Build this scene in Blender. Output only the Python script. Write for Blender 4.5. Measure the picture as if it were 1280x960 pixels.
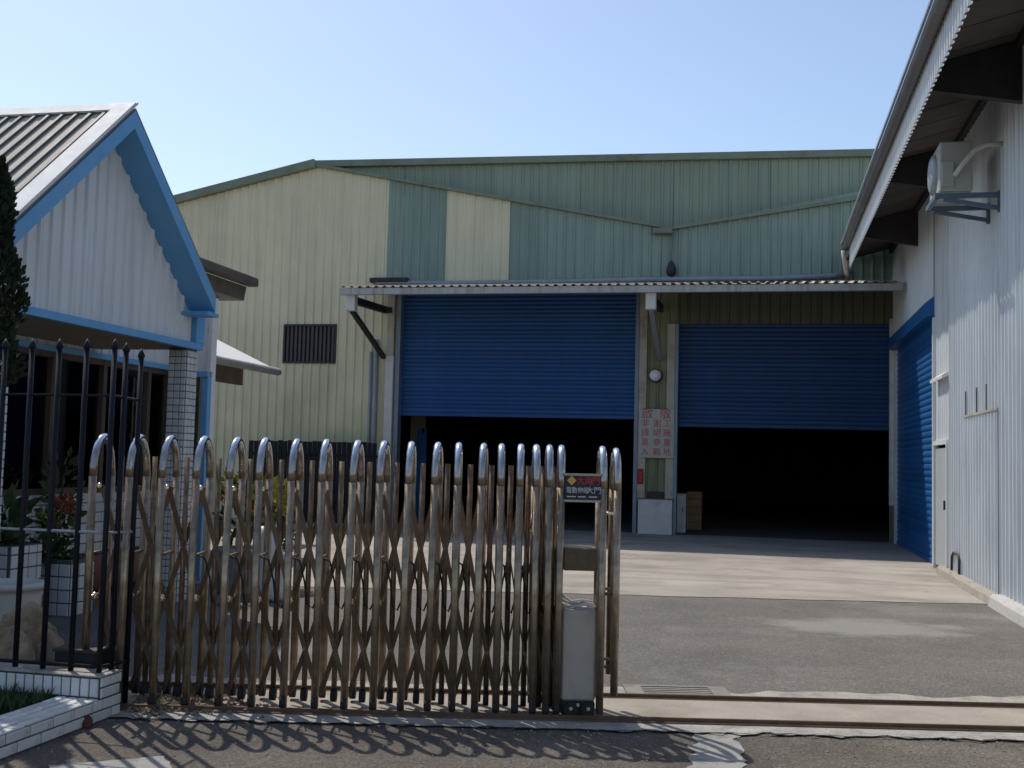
import bpy, bmesh, math, random
from mathutils import Vector, Matrix, noise
random.seed(7)
for o in list(bpy.data.objects): bpy.data.objects.remove(o)
scn = bpy.context.scene
COL = scn.collection
R = math.radians

# ---------------------------------------------------------------- camera
FPX = 1400.0                       # focal length in photo pixels (photo 1280 x 960)
PSI, PITCH, ROLL = R(12.5), math.atan(95 / FPX), 0.025
CAM = Vector((0, 0, 1.6))
cf = Vector((-math.sin(PSI) * math.cos(PITCH), math.cos(PSI) * math.cos(PITCH), math.sin(PITCH)))
cr0 = Vector((math.cos(PSI), math.sin(PSI), 0)); cu0 = cr0.cross(cf)
cr = cr0 * math.cos(ROLL) + cu0 * math.sin(ROLL); cu = cr.cross(cf)
cd = bpy.data.cameras.new('camera'); cam = bpy.data.objects.new('camera', cd); COL.objects.link(cam)
cd.sensor_width = 36; cd.lens = 36 * FPX / 1280; cd.clip_end = 3000; cd.clip_start = 0.05
cam.matrix_world = Matrix(((cr.x, cu.x, -cf.x, CAM.x), (cr.y, cu.y, -cf.y, CAM.y), (cr.z, cu.z, -cf.z, CAM.z), (0, 0, 0, 1)))
scn.camera = cam

# ---------------------------------------------------------------- sky, sun, exposure
SUN_EL, SUN_AZ = R(55), R(47)    # azimuth counted to the left of +Y
sdir = Vector((-math.sin(SUN_AZ) * math.cos(SUN_EL), math.cos(SUN_AZ) * math.cos(SUN_EL), math.sin(SUN_EL)))
w = bpy.data.worlds.new('World'); scn.world = w; w.use_nodes = True
wn = w.node_tree.nodes; bg = wn['Background']
sky = wn.new('ShaderNodeTexSky'); sky.sky_type = 'NISHITA'; sky.sun_disc = False
sky.sun_elevation = SUN_EL; sky.sun_rotation = -SUN_AZ
sky.air_density = 1.0; sky.dust_density = 1.0; sky.ozone_density = 1.0
w.node_tree.links.new(sky.outputs[0], bg.inputs[0]); bg.inputs[1].default_value = 0.135
sl = bpy.data.lights.new('sun', 'SUN'); sl.energy = 3.3; sl.angle = R(0.53); sl.color = (1, 0.94, 0.84)
sun = bpy.data.objects.new('sun', sl); COL.objects.link(sun); sun.location = (0, 0, 30)
sun.rotation_euler = sdir.to_track_quat('Z', 'Y').to_euler()
scn.view_settings.view_transform = 'Standard'; scn.view_settings.look = 'None'
scn.view_settings.exposure = 0.24; scn.view_settings.gamma = 1
scn.view_settings.use_curve_mapping = False

# ---------------------------------------------------------------- pixel -> place
def ray(px, py): return cf * FPX + cr * (px - 640) + cu * (480 - py)
def onz(px, py, z=0.0):
    d = ray(px, py); return CAM + d * ((z - CAM.z) / d.z)
def ony(px, py, y):
    d = ray(px, py); return CAM + d * (y / d.y)
def onx(px, py, x):
    d = ray(px, py); return CAM + d * (x / d.x)
GU = Vector((math.cos(PSI), math.sin(PSI), 0)); GN = Vector((-math.sin(PSI), math.cos(PSI), 0))
def ong(px, py, D):                # point on the gate-parallel plane at depth D -> (lateral, height)
    d = ray(px, py); p = CAM + d * (D / d.dot(GN)); return p.dot(GU), p.z
def gp(l, d, z=0.0): return GU * l + GN * d + Vector((0, 0, z))

# ---------------------------------------------------------------- materials
def M(name, col, rough=0.7, metal=0.0, var=0.12, scale=3.0, bump=0.0, bscale=40.0, dirt=None, dscale=1.2, damt=0.5,
      streak=False, spec=0.4, dlo=0.5, dhi=0.7, detail=6, bdist=0.02, extra=None, ov_=0.0):
    m = bpy.data.materials.new(name); m.use_nodes = True
    nt = m.node_tree; N = nt.nodes; L = nt.links; b = N['Principled BSDF']
    b.inputs['Roughness'].default_value = rough; b.inputs['Metallic'].default_value = metal
    b.inputs['Specular IOR Level'].default_value = spec
    tc = N.new('ShaderNodeTexCoord'); co = tc.outputs['Object']
    def ns(sc, det=detail, vec=None, rg=0.6):
        n = N.new('ShaderNodeTexNoise'); n.inputs['Scale'].default_value = sc; n.inputs['Detail'].default_value = det
        n.inputs['Roughness'].default_value = rg
        L.new(vec or co, n.inputs['Vector']); return n.outputs['Fac']
    def ramp(src, lo, hi, a=(0, 0, 0, 1), c=(1, 1, 1, 1)):
        r = N.new('ShaderNodeValToRGB'); r.color_ramp.elements[0].position = lo; r.color_ramp.elements[1].position = hi
        r.color_ramp.elements[0].color = a; r.color_ramp.elements[1].color = c; L.new(src, r.inputs[0]); return r.outputs[0]
    def mix(fac, a, c, mode='MIX'):
        x = N.new('ShaderNodeMix'); x.data_type = 'RGBA'; x.blend_type = mode
        if isinstance(fac, float): x.inputs[0].default_value = fac
        else: L.new(fac, x.inputs[0])
        for s, v in ((6, a), (7, c)):
            if isinstance(v, tuple): x.inputs[s].default_value = v if len(v) == 4 else (*v, 1)
            else: L.new(v, x.inputs[s])
        return x.outputs[2]
    lo = tuple(max(0, c * (1 - var)) for c in col); hi = tuple(min(1, c * (1 + var)) for c in col)
    c = ramp(ns(scale), 0.3, 0.7, (*lo, 1), (*hi, 1))
    if dirt:
        if streak:
            mp = N.new('ShaderNodeMapping'); mp.inputs['Scale'].default_value = (6, 6, 0.35); L.new(co, mp.inputs[0])
            d = ns(dscale, 5, mp.outputs[0])
        else: d = ns(dscale, 8, None, 0.65)
        f = ramp(d, dlo, dhi)
        mm = N.new('ShaderNodeMath'); mm.operation = 'MULTIPLY'; mm.inputs[1].default_value = damt; L.new(f, mm.inputs[0])
        c = mix(mm.outputs[0], c, dirt)
    if extra: c = extra(N, L, co, c, ns, ramp, mix)
    if ov_:
        oi = N.new('ShaderNodeObjectInfo'); q = N.new('ShaderNodeMapRange'); q.inputs['To Min'].default_value = 1 - ov_; q.inputs['To Max'].default_value = 1 + ov_
        L.new(oi.outputs['Random'], q.inputs['Value']); cb = N.new('ShaderNodeCombineColor')
        for k in range(3): L.new(q.outputs[0], cb.inputs[k])
        c = mix(1.0, c, cb.outputs[0], 'MULTIPLY')
    L.new(c, b.inputs['Base Color'])
    if bump:
        bn = N.new('ShaderNodeBump'); bn.inputs['Strength'].default_value = bump; bn.inputs['Distance'].default_value = bdist
        L.new(ns(bscale, 4), bn.inputs['Height']); L.new(bn.outputs[0], b.inputs['Normal'])
    if rough > 0.1 and not b.inputs['Roughness'].is_linked:
        rr = N.new('ShaderNodeMapRange'); rr.inputs['To Min'].default_value = max(0.02, rough - 0.12); rr.inputs['To Max'].default_value = min(1, rough + 0.12)
        L.new(ns(scale * 2.3), rr.inputs['Value']); L.new(rr.outputs[0], b.inputs['Roughness'])
    return m

def aggregate(N, L, co, c, ns, ramp, mix):       # stone chips in asphalt
    v = N.new('ShaderNodeTexVoronoi'); v.inputs['Scale'].default_value = 75; L.new(co, v.inputs['Vector'])
    f = ramp(v.outputs['Color'], 0.45, 0.95)
    c = mix(f, c, (1.75, 1.7, 1.65, 1), 'MULTIPLY')
    sp = ramp(ns(30, 3), 0.62, 0.75)
    c = mix(sp, c, (0.55, 0.55, 0.56, 1), 'MULTIPLY')
    return c
def stains(N, L, co, c, ns, ramp, mix):          # pale dusty patches on the yard + aggregate
    c = aggregate(N, L, co, c, ns, ramp, mix)
    f = ramp(ns(0.42, 6), 0.55, 0.66)
    g = N.new('ShaderNodeMath'); g.operation = 'MULTIPLY'; g.inputs[1].default_value = 0.35; L.new(f, g.inputs[0])
    c = mix(g.outputs[0], c, (0.30, 0.285, 0.27, 1))
    cc = onz(1085, 785); d1 = N.new('ShaderNodeVectorMath'); d1.operation = 'SUBTRACT'; L.new(co, d1.inputs[0]); d1.inputs[1].default_value = (cc.x, cc.y, 0)
    mp = N.new('ShaderNodeMapping'); mp.vector_type = 'TEXTURE'; mp.inputs['Rotation'].default_value = (0, 0, PSI); mp.inputs['Scale'].default_value = (1.25, 0.75, 1); L.new(d1.outputs[0], mp.inputs[0])
    ln = N.new('ShaderNodeVectorMath'); ln.operation = 'LENGTH'; L.new(mp.outputs[0], ln.inputs[0])
    ad = N.new('ShaderNodeMath'); ad.operation = 'MULTIPLY_ADD'; ad.inputs[1].default_value = 1.6; L.new(ns(1.6, 7), ad.inputs[0]); L.new(ln.outputs['Value'], ad.inputs[2])
    mr = N.new('ShaderNodeMapRange'); mr.inputs['From Min'].default_value = 1.75; mr.inputs['From Max'].default_value = 1.35; mr.inputs['To Max'].default_value = 0.6; L.new(ad.outputs[0], mr.inputs['Value'])
    return mix(mr.outputs[0], c, (0.31, 0.295, 0.275, 1))
mt = {}
mt['road'] = M('asphalt_road', (0.105, 0.093, 0.081), 0.95, spec=0.12, var=0.22, scale=1.3, bump=0.9, bscale=55, extra=aggregate, dirt=(0.2, 0.18, 0.155), dscale=0.8, damt=0.4)
mt['yard'] = M('asphalt_yard', (0.13, 0.121, 0.112), 0.95, spec=0.12, var=0.15, scale=0.9, bump=0.7, bscale=70, extra=stains)
def smears(N, L, co, c, ns, ramp, mix):          # tyre and water smears along the doors, oil drips
    mp = N.new('ShaderNodeMapping'); mp.inputs['Scale'].default_value = (0.35, 1.9, 1); mp.inputs['Rotation'].default_value = (0, 0, 0.1); L.new(co, mp.inputs[0])
    f = ramp(ns(1.1, 7, mp.outputs[0]), 0.48, 0.7); m1 = N.new('ShaderNodeMath'); m1.operation = 'MULTIPLY'; m1.inputs[1].default_value = 0.6; L.new(f, m1.inputs[0])
    c = mix(m1.outputs[0], c, (0.185, 0.165, 0.148, 1))
    f2 = ramp(ns(3.1, 3), 0.68, 0.74); m2 = N.new('ShaderNodeMath'); m2.operation = 'MULTIPLY'; m2.inputs[1].default_value = 0.5; L.new(f2, m2.inputs[0])
    return mix(m2.outputs[0], c, (0.10, 0.09, 0.08, 1))
mt['apron'] = M('old_concrete', (0.34, 0.31, 0.272), 0.9, spec=0.12, var=0.16, scale=0.6, bump=0.35, bscale=30, dirt=(0.19, 0.168, 0.148), dscale=0.7, damt=0.7, dlo=0.5, dhi=0.68, extra=smears)
mt['bed'] = M('track_concrete', (0.30, 0.265, 0.225), 0.85, var=0.15, scale=2.5, bump=0.4, bscale=40, dirt=(0.17, 0.135, 0.1), dscale=1.5, damt=0.6)
mt['lip'] = M('rough_concrete', (0.33, 0.31, 0.285), 0.9, var=0.25, scale=6, bump=1.0, bscale=35, dirt=(0.13, 0.12, 0.11), dscale=4, damt=0.7)
mt['paint_old'] = M('worn_white_paint', (0.29, 0.28, 0.262), 0.9, spec=0.15, var=0.15, scale=5, bump=0.5, bscale=60, dirt=(0.17, 0.16, 0.155), dscale=9, damt=0.9)
mt['crack'] = M('crack_dirt', (0.045, 0.038, 0.032), 0.95, bump=0.5)
mt['rail'] = M('rusty_rail', (0.12, 0.072, 0.048), 0.6, 0.4, var=0.25, scale=9, dirt=(0.08, 0.04, 0.025), dscale=12, bump=0.2)
mt['kerb'] = M('kerb_concrete', (0.33, 0.295, 0.255), 0.9, var=0.25, scale=5, bump=0.9, bscale=22, dirt=(0.2, 0.17, 0.14), dscale=5)
mt['kerb_white'] = M('kerb_white_paint', (0.46, 0.45, 0.43), 0.85, var=0.1, scale=5, bump=0.6, bscale=22, dirt=(0.27, 0.245, 0.21), dscale=5, damt=0.6)

def algae(N, L, co, c, ns, ramp, mix):           # greenish film low on the wall, streaks under the louvre
    s = N.new('ShaderNodeSeparateXYZ'); L.new(co, s.inputs[0])
    mr = N.new('ShaderNodeMapRange'); mr.inputs['From Min'].default_value = 5.6; mr.inputs['From Max'].default_value = 1.5
    L.new(s.outputs['Z'], mr.inputs['Value'])
    n = ramp(ns(0.9, 5), 0.25, 0.75)
    m1 = N.new('ShaderNodeMath'); m1.operation = 'MULTIPLY'; L.new(mr.outputs[0], m1.inputs[0]); L.new(n, m1.inputs[1])
    m2 = N.new('ShaderNodeMath'); m2.operation = 'MULTIPLY'; m2.inputs[1].default_value = 0.65; L.new(m1.outputs[0], m2.inputs[0])
    return mix(m2.outputs[0], c, (0.30, 0.36, 0.20, 1))
mt['yellow'] = M('cream_yellow_sheet', (0.70, 0.635, 0.44), 0.55, var=0.06, scale=1.2, dirt=(0.52, 0.49, 0.34), dscale=1.0, damt=0.5, streak=True, extra=algae, ov_=0.05)
mt['green'] = M('sage_green_sheet', (0.255, 0.33, 0.275), 0.5, var=0.07, scale=1.2, dirt=(0.17, 0.22, 0.19), dscale=1.0, damt=0.55, streak=True, ov_=0.06)
mt['green2'] = M('pale_green_sheet', (0.27, 0.33, 0.25), 0.5, var=0.07, scale=0.8, dirt=(0.20, 0.23, 0.20), dscale=1.0, damt=0.5, streak=True, ov_=0.05)
mt['greentrim'] = M('green_trim', (0.20, 0.235, 0.17), 0.5, var=0.15, scale=4, dirt=(0.13, 0.11, 0.065), dscale=2, damt=0.8)
mt['olive_shaded'] = M('olive_sheet_shaded', (0.105, 0.115, 0.07), 0.6, var=0.1, scale=1.2, dirt=(0.06, 0.055, 0.04), dscale=1.0, damt=0.6, streak=True)  # olive lintel over the right door, canopy shade darkened into its colour
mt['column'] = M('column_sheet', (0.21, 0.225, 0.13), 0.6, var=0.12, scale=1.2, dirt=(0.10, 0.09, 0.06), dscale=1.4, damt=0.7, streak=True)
mt['blue_shaded'] = M('roller_shutter_blue_shaded', (0.008, 0.05, 0.155), 0.5, var=0.12, scale=2, dirt=(0.02, 0.045, 0.09), dscale=0.9, damt=0.6, streak=True, ov_=0.14)  # right door's copy of the shutter blue, darkened to stand for shade
mt['screw'] = M('screw_rust', (0.05, 0.04, 0.035), 0.7, 0.3)
mt['blue'] = M('roller_shutter_blue', (0.012, 0.075, 0.24), 0.42, var=0.1, scale=2, dirt=(0.03, 0.075, 0.16), dscale=0.9, damt=0.5, streak=True, ov_=0.14)
mt['blueR'] = M('side_shutter_blue', (0.012, 0.095, 0.27), 0.4, var=0.1, scale=2, dirt=(0.05, 0.12, 0.25), dscale=0.9, damt=0.4, streak=True, ov_=0.14)
mt['jamb'] = M('jamb_cream', (0.42, 0.39, 0.32), 0.6, var=0.12, scale=3, dirt=(0.2, 0.15, 0.1), dscale=2.2, damt=0.7)
mt['jambblue'] = M('guide_rail_grey', (0.20, 0.24, 0.30), 0.5, 0.3, var=0.1)
mt['postw'] = M('post_white', (0.58, 0.58, 0.56), 0.55, var=0.08, scale=4, dirt=(0.28, 0.25, 0.21), dscale=3, damt=0.6)
mt['brown'] = M('brown_steel', (0.14, 0.10, 0.075), 0.6, 0.2, var=0.2, scale=4)
mt['dark'] = M('dark_steel', (0.045, 0.04, 0.04), 0.6, 0.3, var=0.2, scale=5)
mt['canopytop'] = M('canopy_sheet', (0.42, 0.38, 0.32), 0.6, 0.1, var=0.15, scale=3, dirt=(0.22, 0.13, 0.08), dscale=3)
mt['fascia'] = M('galvanised_fascia', (0.40, 0.40, 0.39), 0.5, 0.25, var=0.12, scale=3, dirt=(0.2, 0.16, 0.12), dscale=2, streak=True)
mt['pipe'] = M('grey_pipe', (0.30, 0.33, 0.36), 0.5, 0.1, var=0.1, scale=3)
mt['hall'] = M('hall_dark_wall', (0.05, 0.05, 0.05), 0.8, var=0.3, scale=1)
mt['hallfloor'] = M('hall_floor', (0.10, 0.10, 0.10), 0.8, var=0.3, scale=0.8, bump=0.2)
mt['white'] = M('white_sheet', (0.66, 0.68, 0.69), 0.45, var=0.05, scale=1.3, dirt=(0.45, 0.45, 0.44), dscale=1.2, damt=0.5, streak=True, ov_=0.03)
mt['whiteW'] = M('workshop_white_sheet', (0.60, 0.635, 0.66), 0.45, 0.05, var=0.06, scale=1.5, dirt=(0.40, 0.41, 0.41), dscale=1.3, damt=0.6, streak=True, ov_=0.04)
mt['rooflit'] = M('roof_sheet_beige', (0.54, 0.47, 0.40), 0.8, var=0.07, scale=2, dirt=(0.42, 0.38, 0.34), dscale=2)
mt['ribgreen'] = M('roof_rib_grey', (0.11, 0.115, 0.11), 0.6, var=0.1)
mt['flash'] = M('white_flashing', (0.64, 0.64, 0.64), 0.7, var=0.05, dirt=(0.45, 0.38, 0.3), dscale=3, damt=0.5, dlo=0.58, dhi=0.72)
mt['trim'] = M('sky_blue_paint', (0.13, 0.36, 0.63), 0.5, var=0.08, scale=3, dirt=(0.22, 0.33, 0.45), dscale=3, damt=0.45)
mt['soffit'] = M('soffit_brown', (0.22, 0.18, 0.135), 0.7, var=0.12, scale=2)
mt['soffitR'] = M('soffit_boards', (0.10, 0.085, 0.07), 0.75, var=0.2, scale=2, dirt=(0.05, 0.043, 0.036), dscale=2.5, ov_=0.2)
mt['tile'] = M('white_glazed_tile', (0.56, 0.57, 0.58), 0.25, var=0.06, scale=3, dirt=(0.36, 0.33, 0.29), dscale=4, damt=0.6, spec=0.5, ov_=0.09)
mt['tile2'] = M('dirty_glazed_tile', (0.60, 0.60, 0.585), 0.35, var=0.08, scale=4, dirt=(0.30, 0.26, 0.20), dscale=5, damt=0.7, spec=0.5, bump=0.15, bscale=20, ov_=0.1)
mt['grout'] = M('dark_grout', (0.10, 0.095, 0.09), 0.9, var=0.2, scale=10, bump=0.3)
mt['groutl'] = M('grey_grout', (0.065, 0.06, 0.055), 0.9, var=0.2, scale=10, bump=0.3)
mt['wood'] = M('brown_window_frame', (0.085, 0.06, 0.048), 0.5, var=0.15, scale=5)
mt['room'] = M('office_room', (0.24, 0.23, 0.21), 0.9)
mt['curtain'] = M('curtain_beige', (0.35, 0.33, 0.28), 0.9, var=0.1)
mt['maroon'] = M('maroon_granite', (0.14, 0.035, 0.03), 0.35, var=0.2, scale=20)
mt['grime'] = None
def grimefn(N, L, co, c, ns, ramp, mix):
    g = ramp(ns(14, 6), 0.4, 0.7)
    c = mix(g, c, (0.10, 0.066, 0.04, 1))
    return c
def tubefn(N, L, co, c, ns, ramp, mix):          # bright arch, mottled brown legs: sky and ground reflections put into the colour
    s = N.new('ShaderNodeSeparateXYZ'); L.new(co, s.inputs[0])
    a = N.new('ShaderNodeMath'); a.operation = 'MULTIPLY_ADD'; a.inputs[1].default_value = 0.35; L.new(ns(9, 5), a.inputs[0]); L.new(s.outputs['Z'], a.inputs[2])
    f = ramp(a.outputs[0], 0.0, 1.0)
    mr = N.new('ShaderNodeMapRange'); mr.inputs['From Min'].default_value = 1.80; mr.inputs['From Max'].default_value = 1.66; L.new(a.outputs[0], mr.inputs['Value'])
    g = ramp(ns(16, 6), 0.35, 0.75, (0.37, 0.295, 0.215, 1), (0.18, 0.13, 0.085, 1))
    b = N['Principled BSDF']
    for nm, lo_, hi_ in (('Metallic', 1.0, 0.75), ('Roughness', 0.10, 0.34)):
        q = N.new('ShaderNodeMapRange'); q.inputs['To Min'].default_value = lo_; q.inputs['To Max'].default_value = hi_; L.new(mr.outputs[0], q.inputs['Value']); L.new(q.outputs[0], b.inputs[nm])
    return mix(mr.outputs[0], c, g)
mt['tube'] = M('steel_tube_painted_reflection', (0.66, 0.68, 0.72), 0.2, 0.95, var=0.05, scale=6, extra=tubefn, bump=0.04, bscale=90, ov_=0.1)
mt['steel'] = M('polished_steel', (0.62, 0.64, 0.68), 0.16, 1.0, var=0.05, scale=6)
mt['steelb'] = M('grimy_steel_tube', (0.22, 0.155, 0.10), 0.4, 0.6, var=0.2, scale=12, extra=grimefn, bump=0.05, bscale=90, ov_=0.18)
mt['steelc'] = M('grimy_flat_bar', (0.14, 0.095, 0.062), 0.45, 0.5, var=0.2, scale=12, extra=grimefn, ov_=0.2)
mt['bolt'] = M('bright_bolt', (0.85, 0.74, 0.58), 0.25, 1.0)
mt['rubber'] = M('black_rubber', (0.015, 0.015, 0.016), 0.7)
mt['cabinet'] = M('brushed_cabinet', (0.40, 0.345, 0.285), 0.65, 0.0, var=0.1, scale=4, dirt=(0.2, 0.17, 0.14), dscale=4, damt=0.6)
mt['iron'] = M('black_iron', (0.006, 0.008, 0.014), 0.6, 0.0, spec=0.25, var=0.2, ov_=0.2)
mt['signblack'] = M('sign_black', (0.012, 0.012, 0.022), 0.35)
mt['red'] = M('sign_red', (0.55, 0.045, 0.03), 0.6, var=0.12, scale=20)
mt['redfaded'] = M('faded_red_paint', (0.46, 0.085, 0.055), 0.8, var=0.35, scale=14, dirt=(0.45, 0.33, 0.29), dscale=16, damt=0.8)
mt['orange'] = M('sign_yellow', (0.65, 0.35, 0.06), 0.6)
mt['signwhite'] = M('sign_white', (0.55, 0.55, 0.55), 0.6)
mt['board'] = M('notice_board', (0.47, 0.45, 0.42), 0.7, var=0.08, scale=3, dirt=(0.3, 0.25, 0.22), dscale=3)
mt['plate'] = M('dark_red_plate', (0.22, 0.015, 0.03), 0.5)
mt['lampglass'] = M('lamp_white_glass', (0.82, 0.83, 0.85), 0.12, spec=0.6)
mt['acwhite'] = M('ac_casing', (0.40, 0.40, 0.37), 0.5, var=0.06, dirt=(0.33, 0.3, 0.25), dscale=3)
mt['acblue'] = M('bracket_blue_grey', (0.12, 0.17, 0.23), 0.5, 0.3)
mt['hose'] = M('hose_white', (0.58, 0.56, 0.52), 0.6)
mt['leaf'] = M('leaf_green', (0.032, 0.058, 0.018), 0.6, var=0.45, scale=9)
mt['leafd'] = M('cypress_green', (0.016, 0.028, 0.012), 0.8, var=0.5, scale=7)
mt['leafy'] = M('leaf_yellow_green', (0.30, 0.29, 0.04), 0.55, var=0.35, scale=14)
mt['flower'] = M('flower_orange', (0.62, 0.14, 0.025), 0.6, var=0.3, scale=20)
mt['flowerr'] = M('flower_red', (0.22, 0.05, 0.03), 0.7, var=0.4, scale=20)
mt['bark'] = M('bark', (0.07, 0.05, 0.035), 0.9, bump=0.6)
mt['soil'] = M('soil', (0.06, 0.045, 0.032), 0.95, bump=0.8, bscale=30)
mt['sand'] = M('sand_debris', (0.22, 0.165, 0.11), 0.95, var=0.35, scale=14, bump=0.8, bscale=40)
mt['rock'] = M('tan_boulder', (0.30, 0.225, 0.15), 0.9, var=0.5, scale=7, bump=1.0, bscale=28, dirt=(0.12, 0.09, 0.07), dscale=3)
mt['rockred'] = M('red_brick_lump', (0.09, 0.035, 0.025), 0.95, bump=0.6, bscale=20)
mt['pot'] = M('white_pot', (0.55, 0.54, 0.50), 0.5, var=0.08)
mt['crate'] = M('carton_brown', (0.25, 0.15, 0.08), 0.8)
mt['bag'] = M('pale_bag', (0.50, 0.52, 0.52), 0.5, var=0.15, scale=8, bump=0.5, bscale=9)

def glass_mat():
    m = bpy.data.materials.new('window_glass'); m.use_nodes = True; nt = m.node_tree; N = nt.nodes; L = nt.links
    N.remove(N['Principled BSDF']); t = N.new('ShaderNodeBsdfTransparent'); t.inputs[0].default_value = (0.7, 0.73, 0.73, 1)
    g = N.new('ShaderNodeBsdfGlossy'); g.inputs['Roughness'].default_value = 0.02; g.inputs[0].default_value = (0.8, 0.8, 0.8, 1)
    fr = N.new('ShaderNodeFresnel'); fr.inputs[0].default_value = 1.5; mx = N.new('ShaderNodeMixShader')
    L.new(fr.outputs[0], mx.inputs[0]); L.new(t.outputs[0], mx.inputs[1]); L.new(g.outputs[0], mx.inputs[2]); L.new(mx.outputs[0], N['Material Output'].inputs[0])
    return m
mt['glass'] = glass_mat()

# ---------------------------------------------------------------- mesh builder
class MB:
    def __init__(s): s.v = []; s.f = []; s.sm = False
    def add(s, vs, fs):
        n = len(s.v); s.v += [tuple(v) for v in vs]; s.f += [tuple(n + i for i in f) for f in fs]; return s
    def box(s, a, b, mtx=None):
        x0, y0, z0 = a; x1, y1, z1 = b
        vs = [Vector(p) for p in ((x0, y0, z0), (x1, y0, z0), (x1, y1, z0), (x0, y1, z0), (x0, y0, z1), (x1, y0, z1), (x1, y1, z1), (x0, y1, z1))]
        if mtx: vs = [mtx @ v for v in vs]
        return s.add(vs, [(0, 3, 2, 1), (4, 5, 6, 7), (0, 1, 5, 4), (1, 2, 6, 5), (2, 3, 7, 6), (3, 0, 4, 7)])
    def bbox(s, a, b, c=0.01, mtx=None):          # box with chamfered edges (all of them, via bmesh)
        bm = bmesh.new(); t = MB().box(a, b)
        vv = [bm.verts.new(v) for v in t.v]; [bm.faces.new([vv[i] for i in f]) for f in t.f]
        bmesh.ops.bevel(bm, geom=bm.edges[:], offset=c, segments=1, affect='EDGES')
        bm.verts.index_update()
        vs = [v.co.copy() for v in bm.verts]; fs = [[v.index for v in f.verts] for f in bm.faces]; bm.free()
        if mtx: vs = [mtx @ v for v in vs]
        return s.add(vs, fs)
    def bar(s, p, q, wx, wz, up=(0, 0, 1)):       # rectangular bar from p to q
        p, q = Vector(p), Vector(q); d = (q - p); l = d.length; d.normalize(); u = Vector(up)
        if abs(d.dot(u)) > 0.98: u = Vector((0, 1, 0))
        a = d.cross(u).normalized(); b = a.cross(d)
        m = Matrix(((a.x, d.x, b.x, p.x), (a.y, d.y, b.y, p.y), (a.z, d.z, b.z, p.z), (0, 0, 0, 1)))
        return s.box((-wx / 2, 0, -wz / 2), (wx / 2, l, wz / 2), m)
    def tube(s, pts, r, n=8, caps=True):
        pts = [Vector(p) for p in pts]; rs = r if isinstance(r, (list, tuple)) else [r] * len(pts)
        vs = []; fs = []; prev = None
        for i, p in enumerate(pts):
            t = (pts[min(i + 1, len(pts) - 1)] - pts[max(i - 1, 0)]).normalized()
            if prev is None:
                a = t.cross(Vector((0, 0, 1)))
                if a.length < 0.1: a = t.cross(Vector((1, 0, 0)))
            else: a = prev - t * prev.dot(t)
            a.normalize(); prev = a; b = t.cross(a)
            for k in range(n):
                th = 2 * math.pi * k / n; vs.append(p + (a * math.cos(th) + b * math.sin(th)) * rs[i])
        for i in range(len(pts) - 1):
            for k in range(n):
                k2 = (k + 1) % n; fs.append((i * n + k, i * n + k2, (i + 1) * n + k2, (i + 1) * n + k))
        if caps: fs.append(tuple(range(n))[::-1]); fs.append(tuple((len(pts) - 1) * n + k for k in range(n)))
        s.sm = True
        return s.add(vs, fs)
    def lathe(s, c, prof, n=16):                  # prof: (radius, z)
        vs = []; fs = []
        for r, z in prof:
            for k in range(n):
                th = 2 * math.pi * k / n; vs.append((c[0] + r * math.cos(th), c[1] + r * math.sin(th), c[2] + z))
        for i in range(len(prof) - 1):
            for k in range(n):
                k2 = (k + 1) % n; fs.append((i * n + k, i * n + k2, (i + 1) * n + k2, (i + 1) * n + k))
        fs.append(tuple((len(prof) - 1) * n + k for k in range(n)))
        s.sm = True
        return s.add(vs, fs)
    def prism(s, poly, d):                        # extrude polygon (3d points) by vector d
        n = len(poly); d = Vector(d); vs = [Vector(p) for p in poly] + [Vector(p) + d for p in poly]
        return s.add(vs, [tuple(range(n))[::-1], tuple(range(n, 2 * n))] + [(i, (i + 1) % n, n + (i + 1) % n, n + i) for i in range(n)])
    def mesh(s, name):
        m = bpy.data.meshes.new(name); m.from_pydata([tuple(v) for v in s.v], [], s.f); m.update()
        bm = bmesh.new(); bm.from_mesh(m); bmesh.ops.recalc_face_normals(bm, faces=bm.faces); bm.to_mesh(m); bm.free()
        if s.sm:
            for p in m.polygons: p.use_smooth = len(p.vertices) == 4
        return m
    def obj(s, name, mat, parent=None, local=False): return link(name, s.mesh(name), mat, parent, local)

def link(name, mesh, mat, parent=None, local=False):
    o = bpy.data.objects.new(name, mesh); COL.objects.link(o)
    if mat is not None and mesh is not None and not mesh.materials: mesh.materials.append(mt[mat] if isinstance(mat, str) else mat)
    if parent is not None:
        o.parent = parent
        if not local and parent.type == 'EMPTY': o.matrix_parent_inverse = parent.matrix_basis.inverted()
    return o
def thing(name, label, cat, loc=(0, 0, 0), rz=0.0, group=None):
    o = bpy.data.objects.new(name, None); COL.objects.link(o); o.location = loc; o.rotation_euler = (0, 0, rz); o.empty_display_size = 0.2
    return tag(o, label, cat, group)
def tag(o, label, cat, group=None):
    o['label'] = label; o['category'] = cat
    if group: o['group'] = group
    return o
def struct(o): o['kind'] = 'structure'; return o

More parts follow.
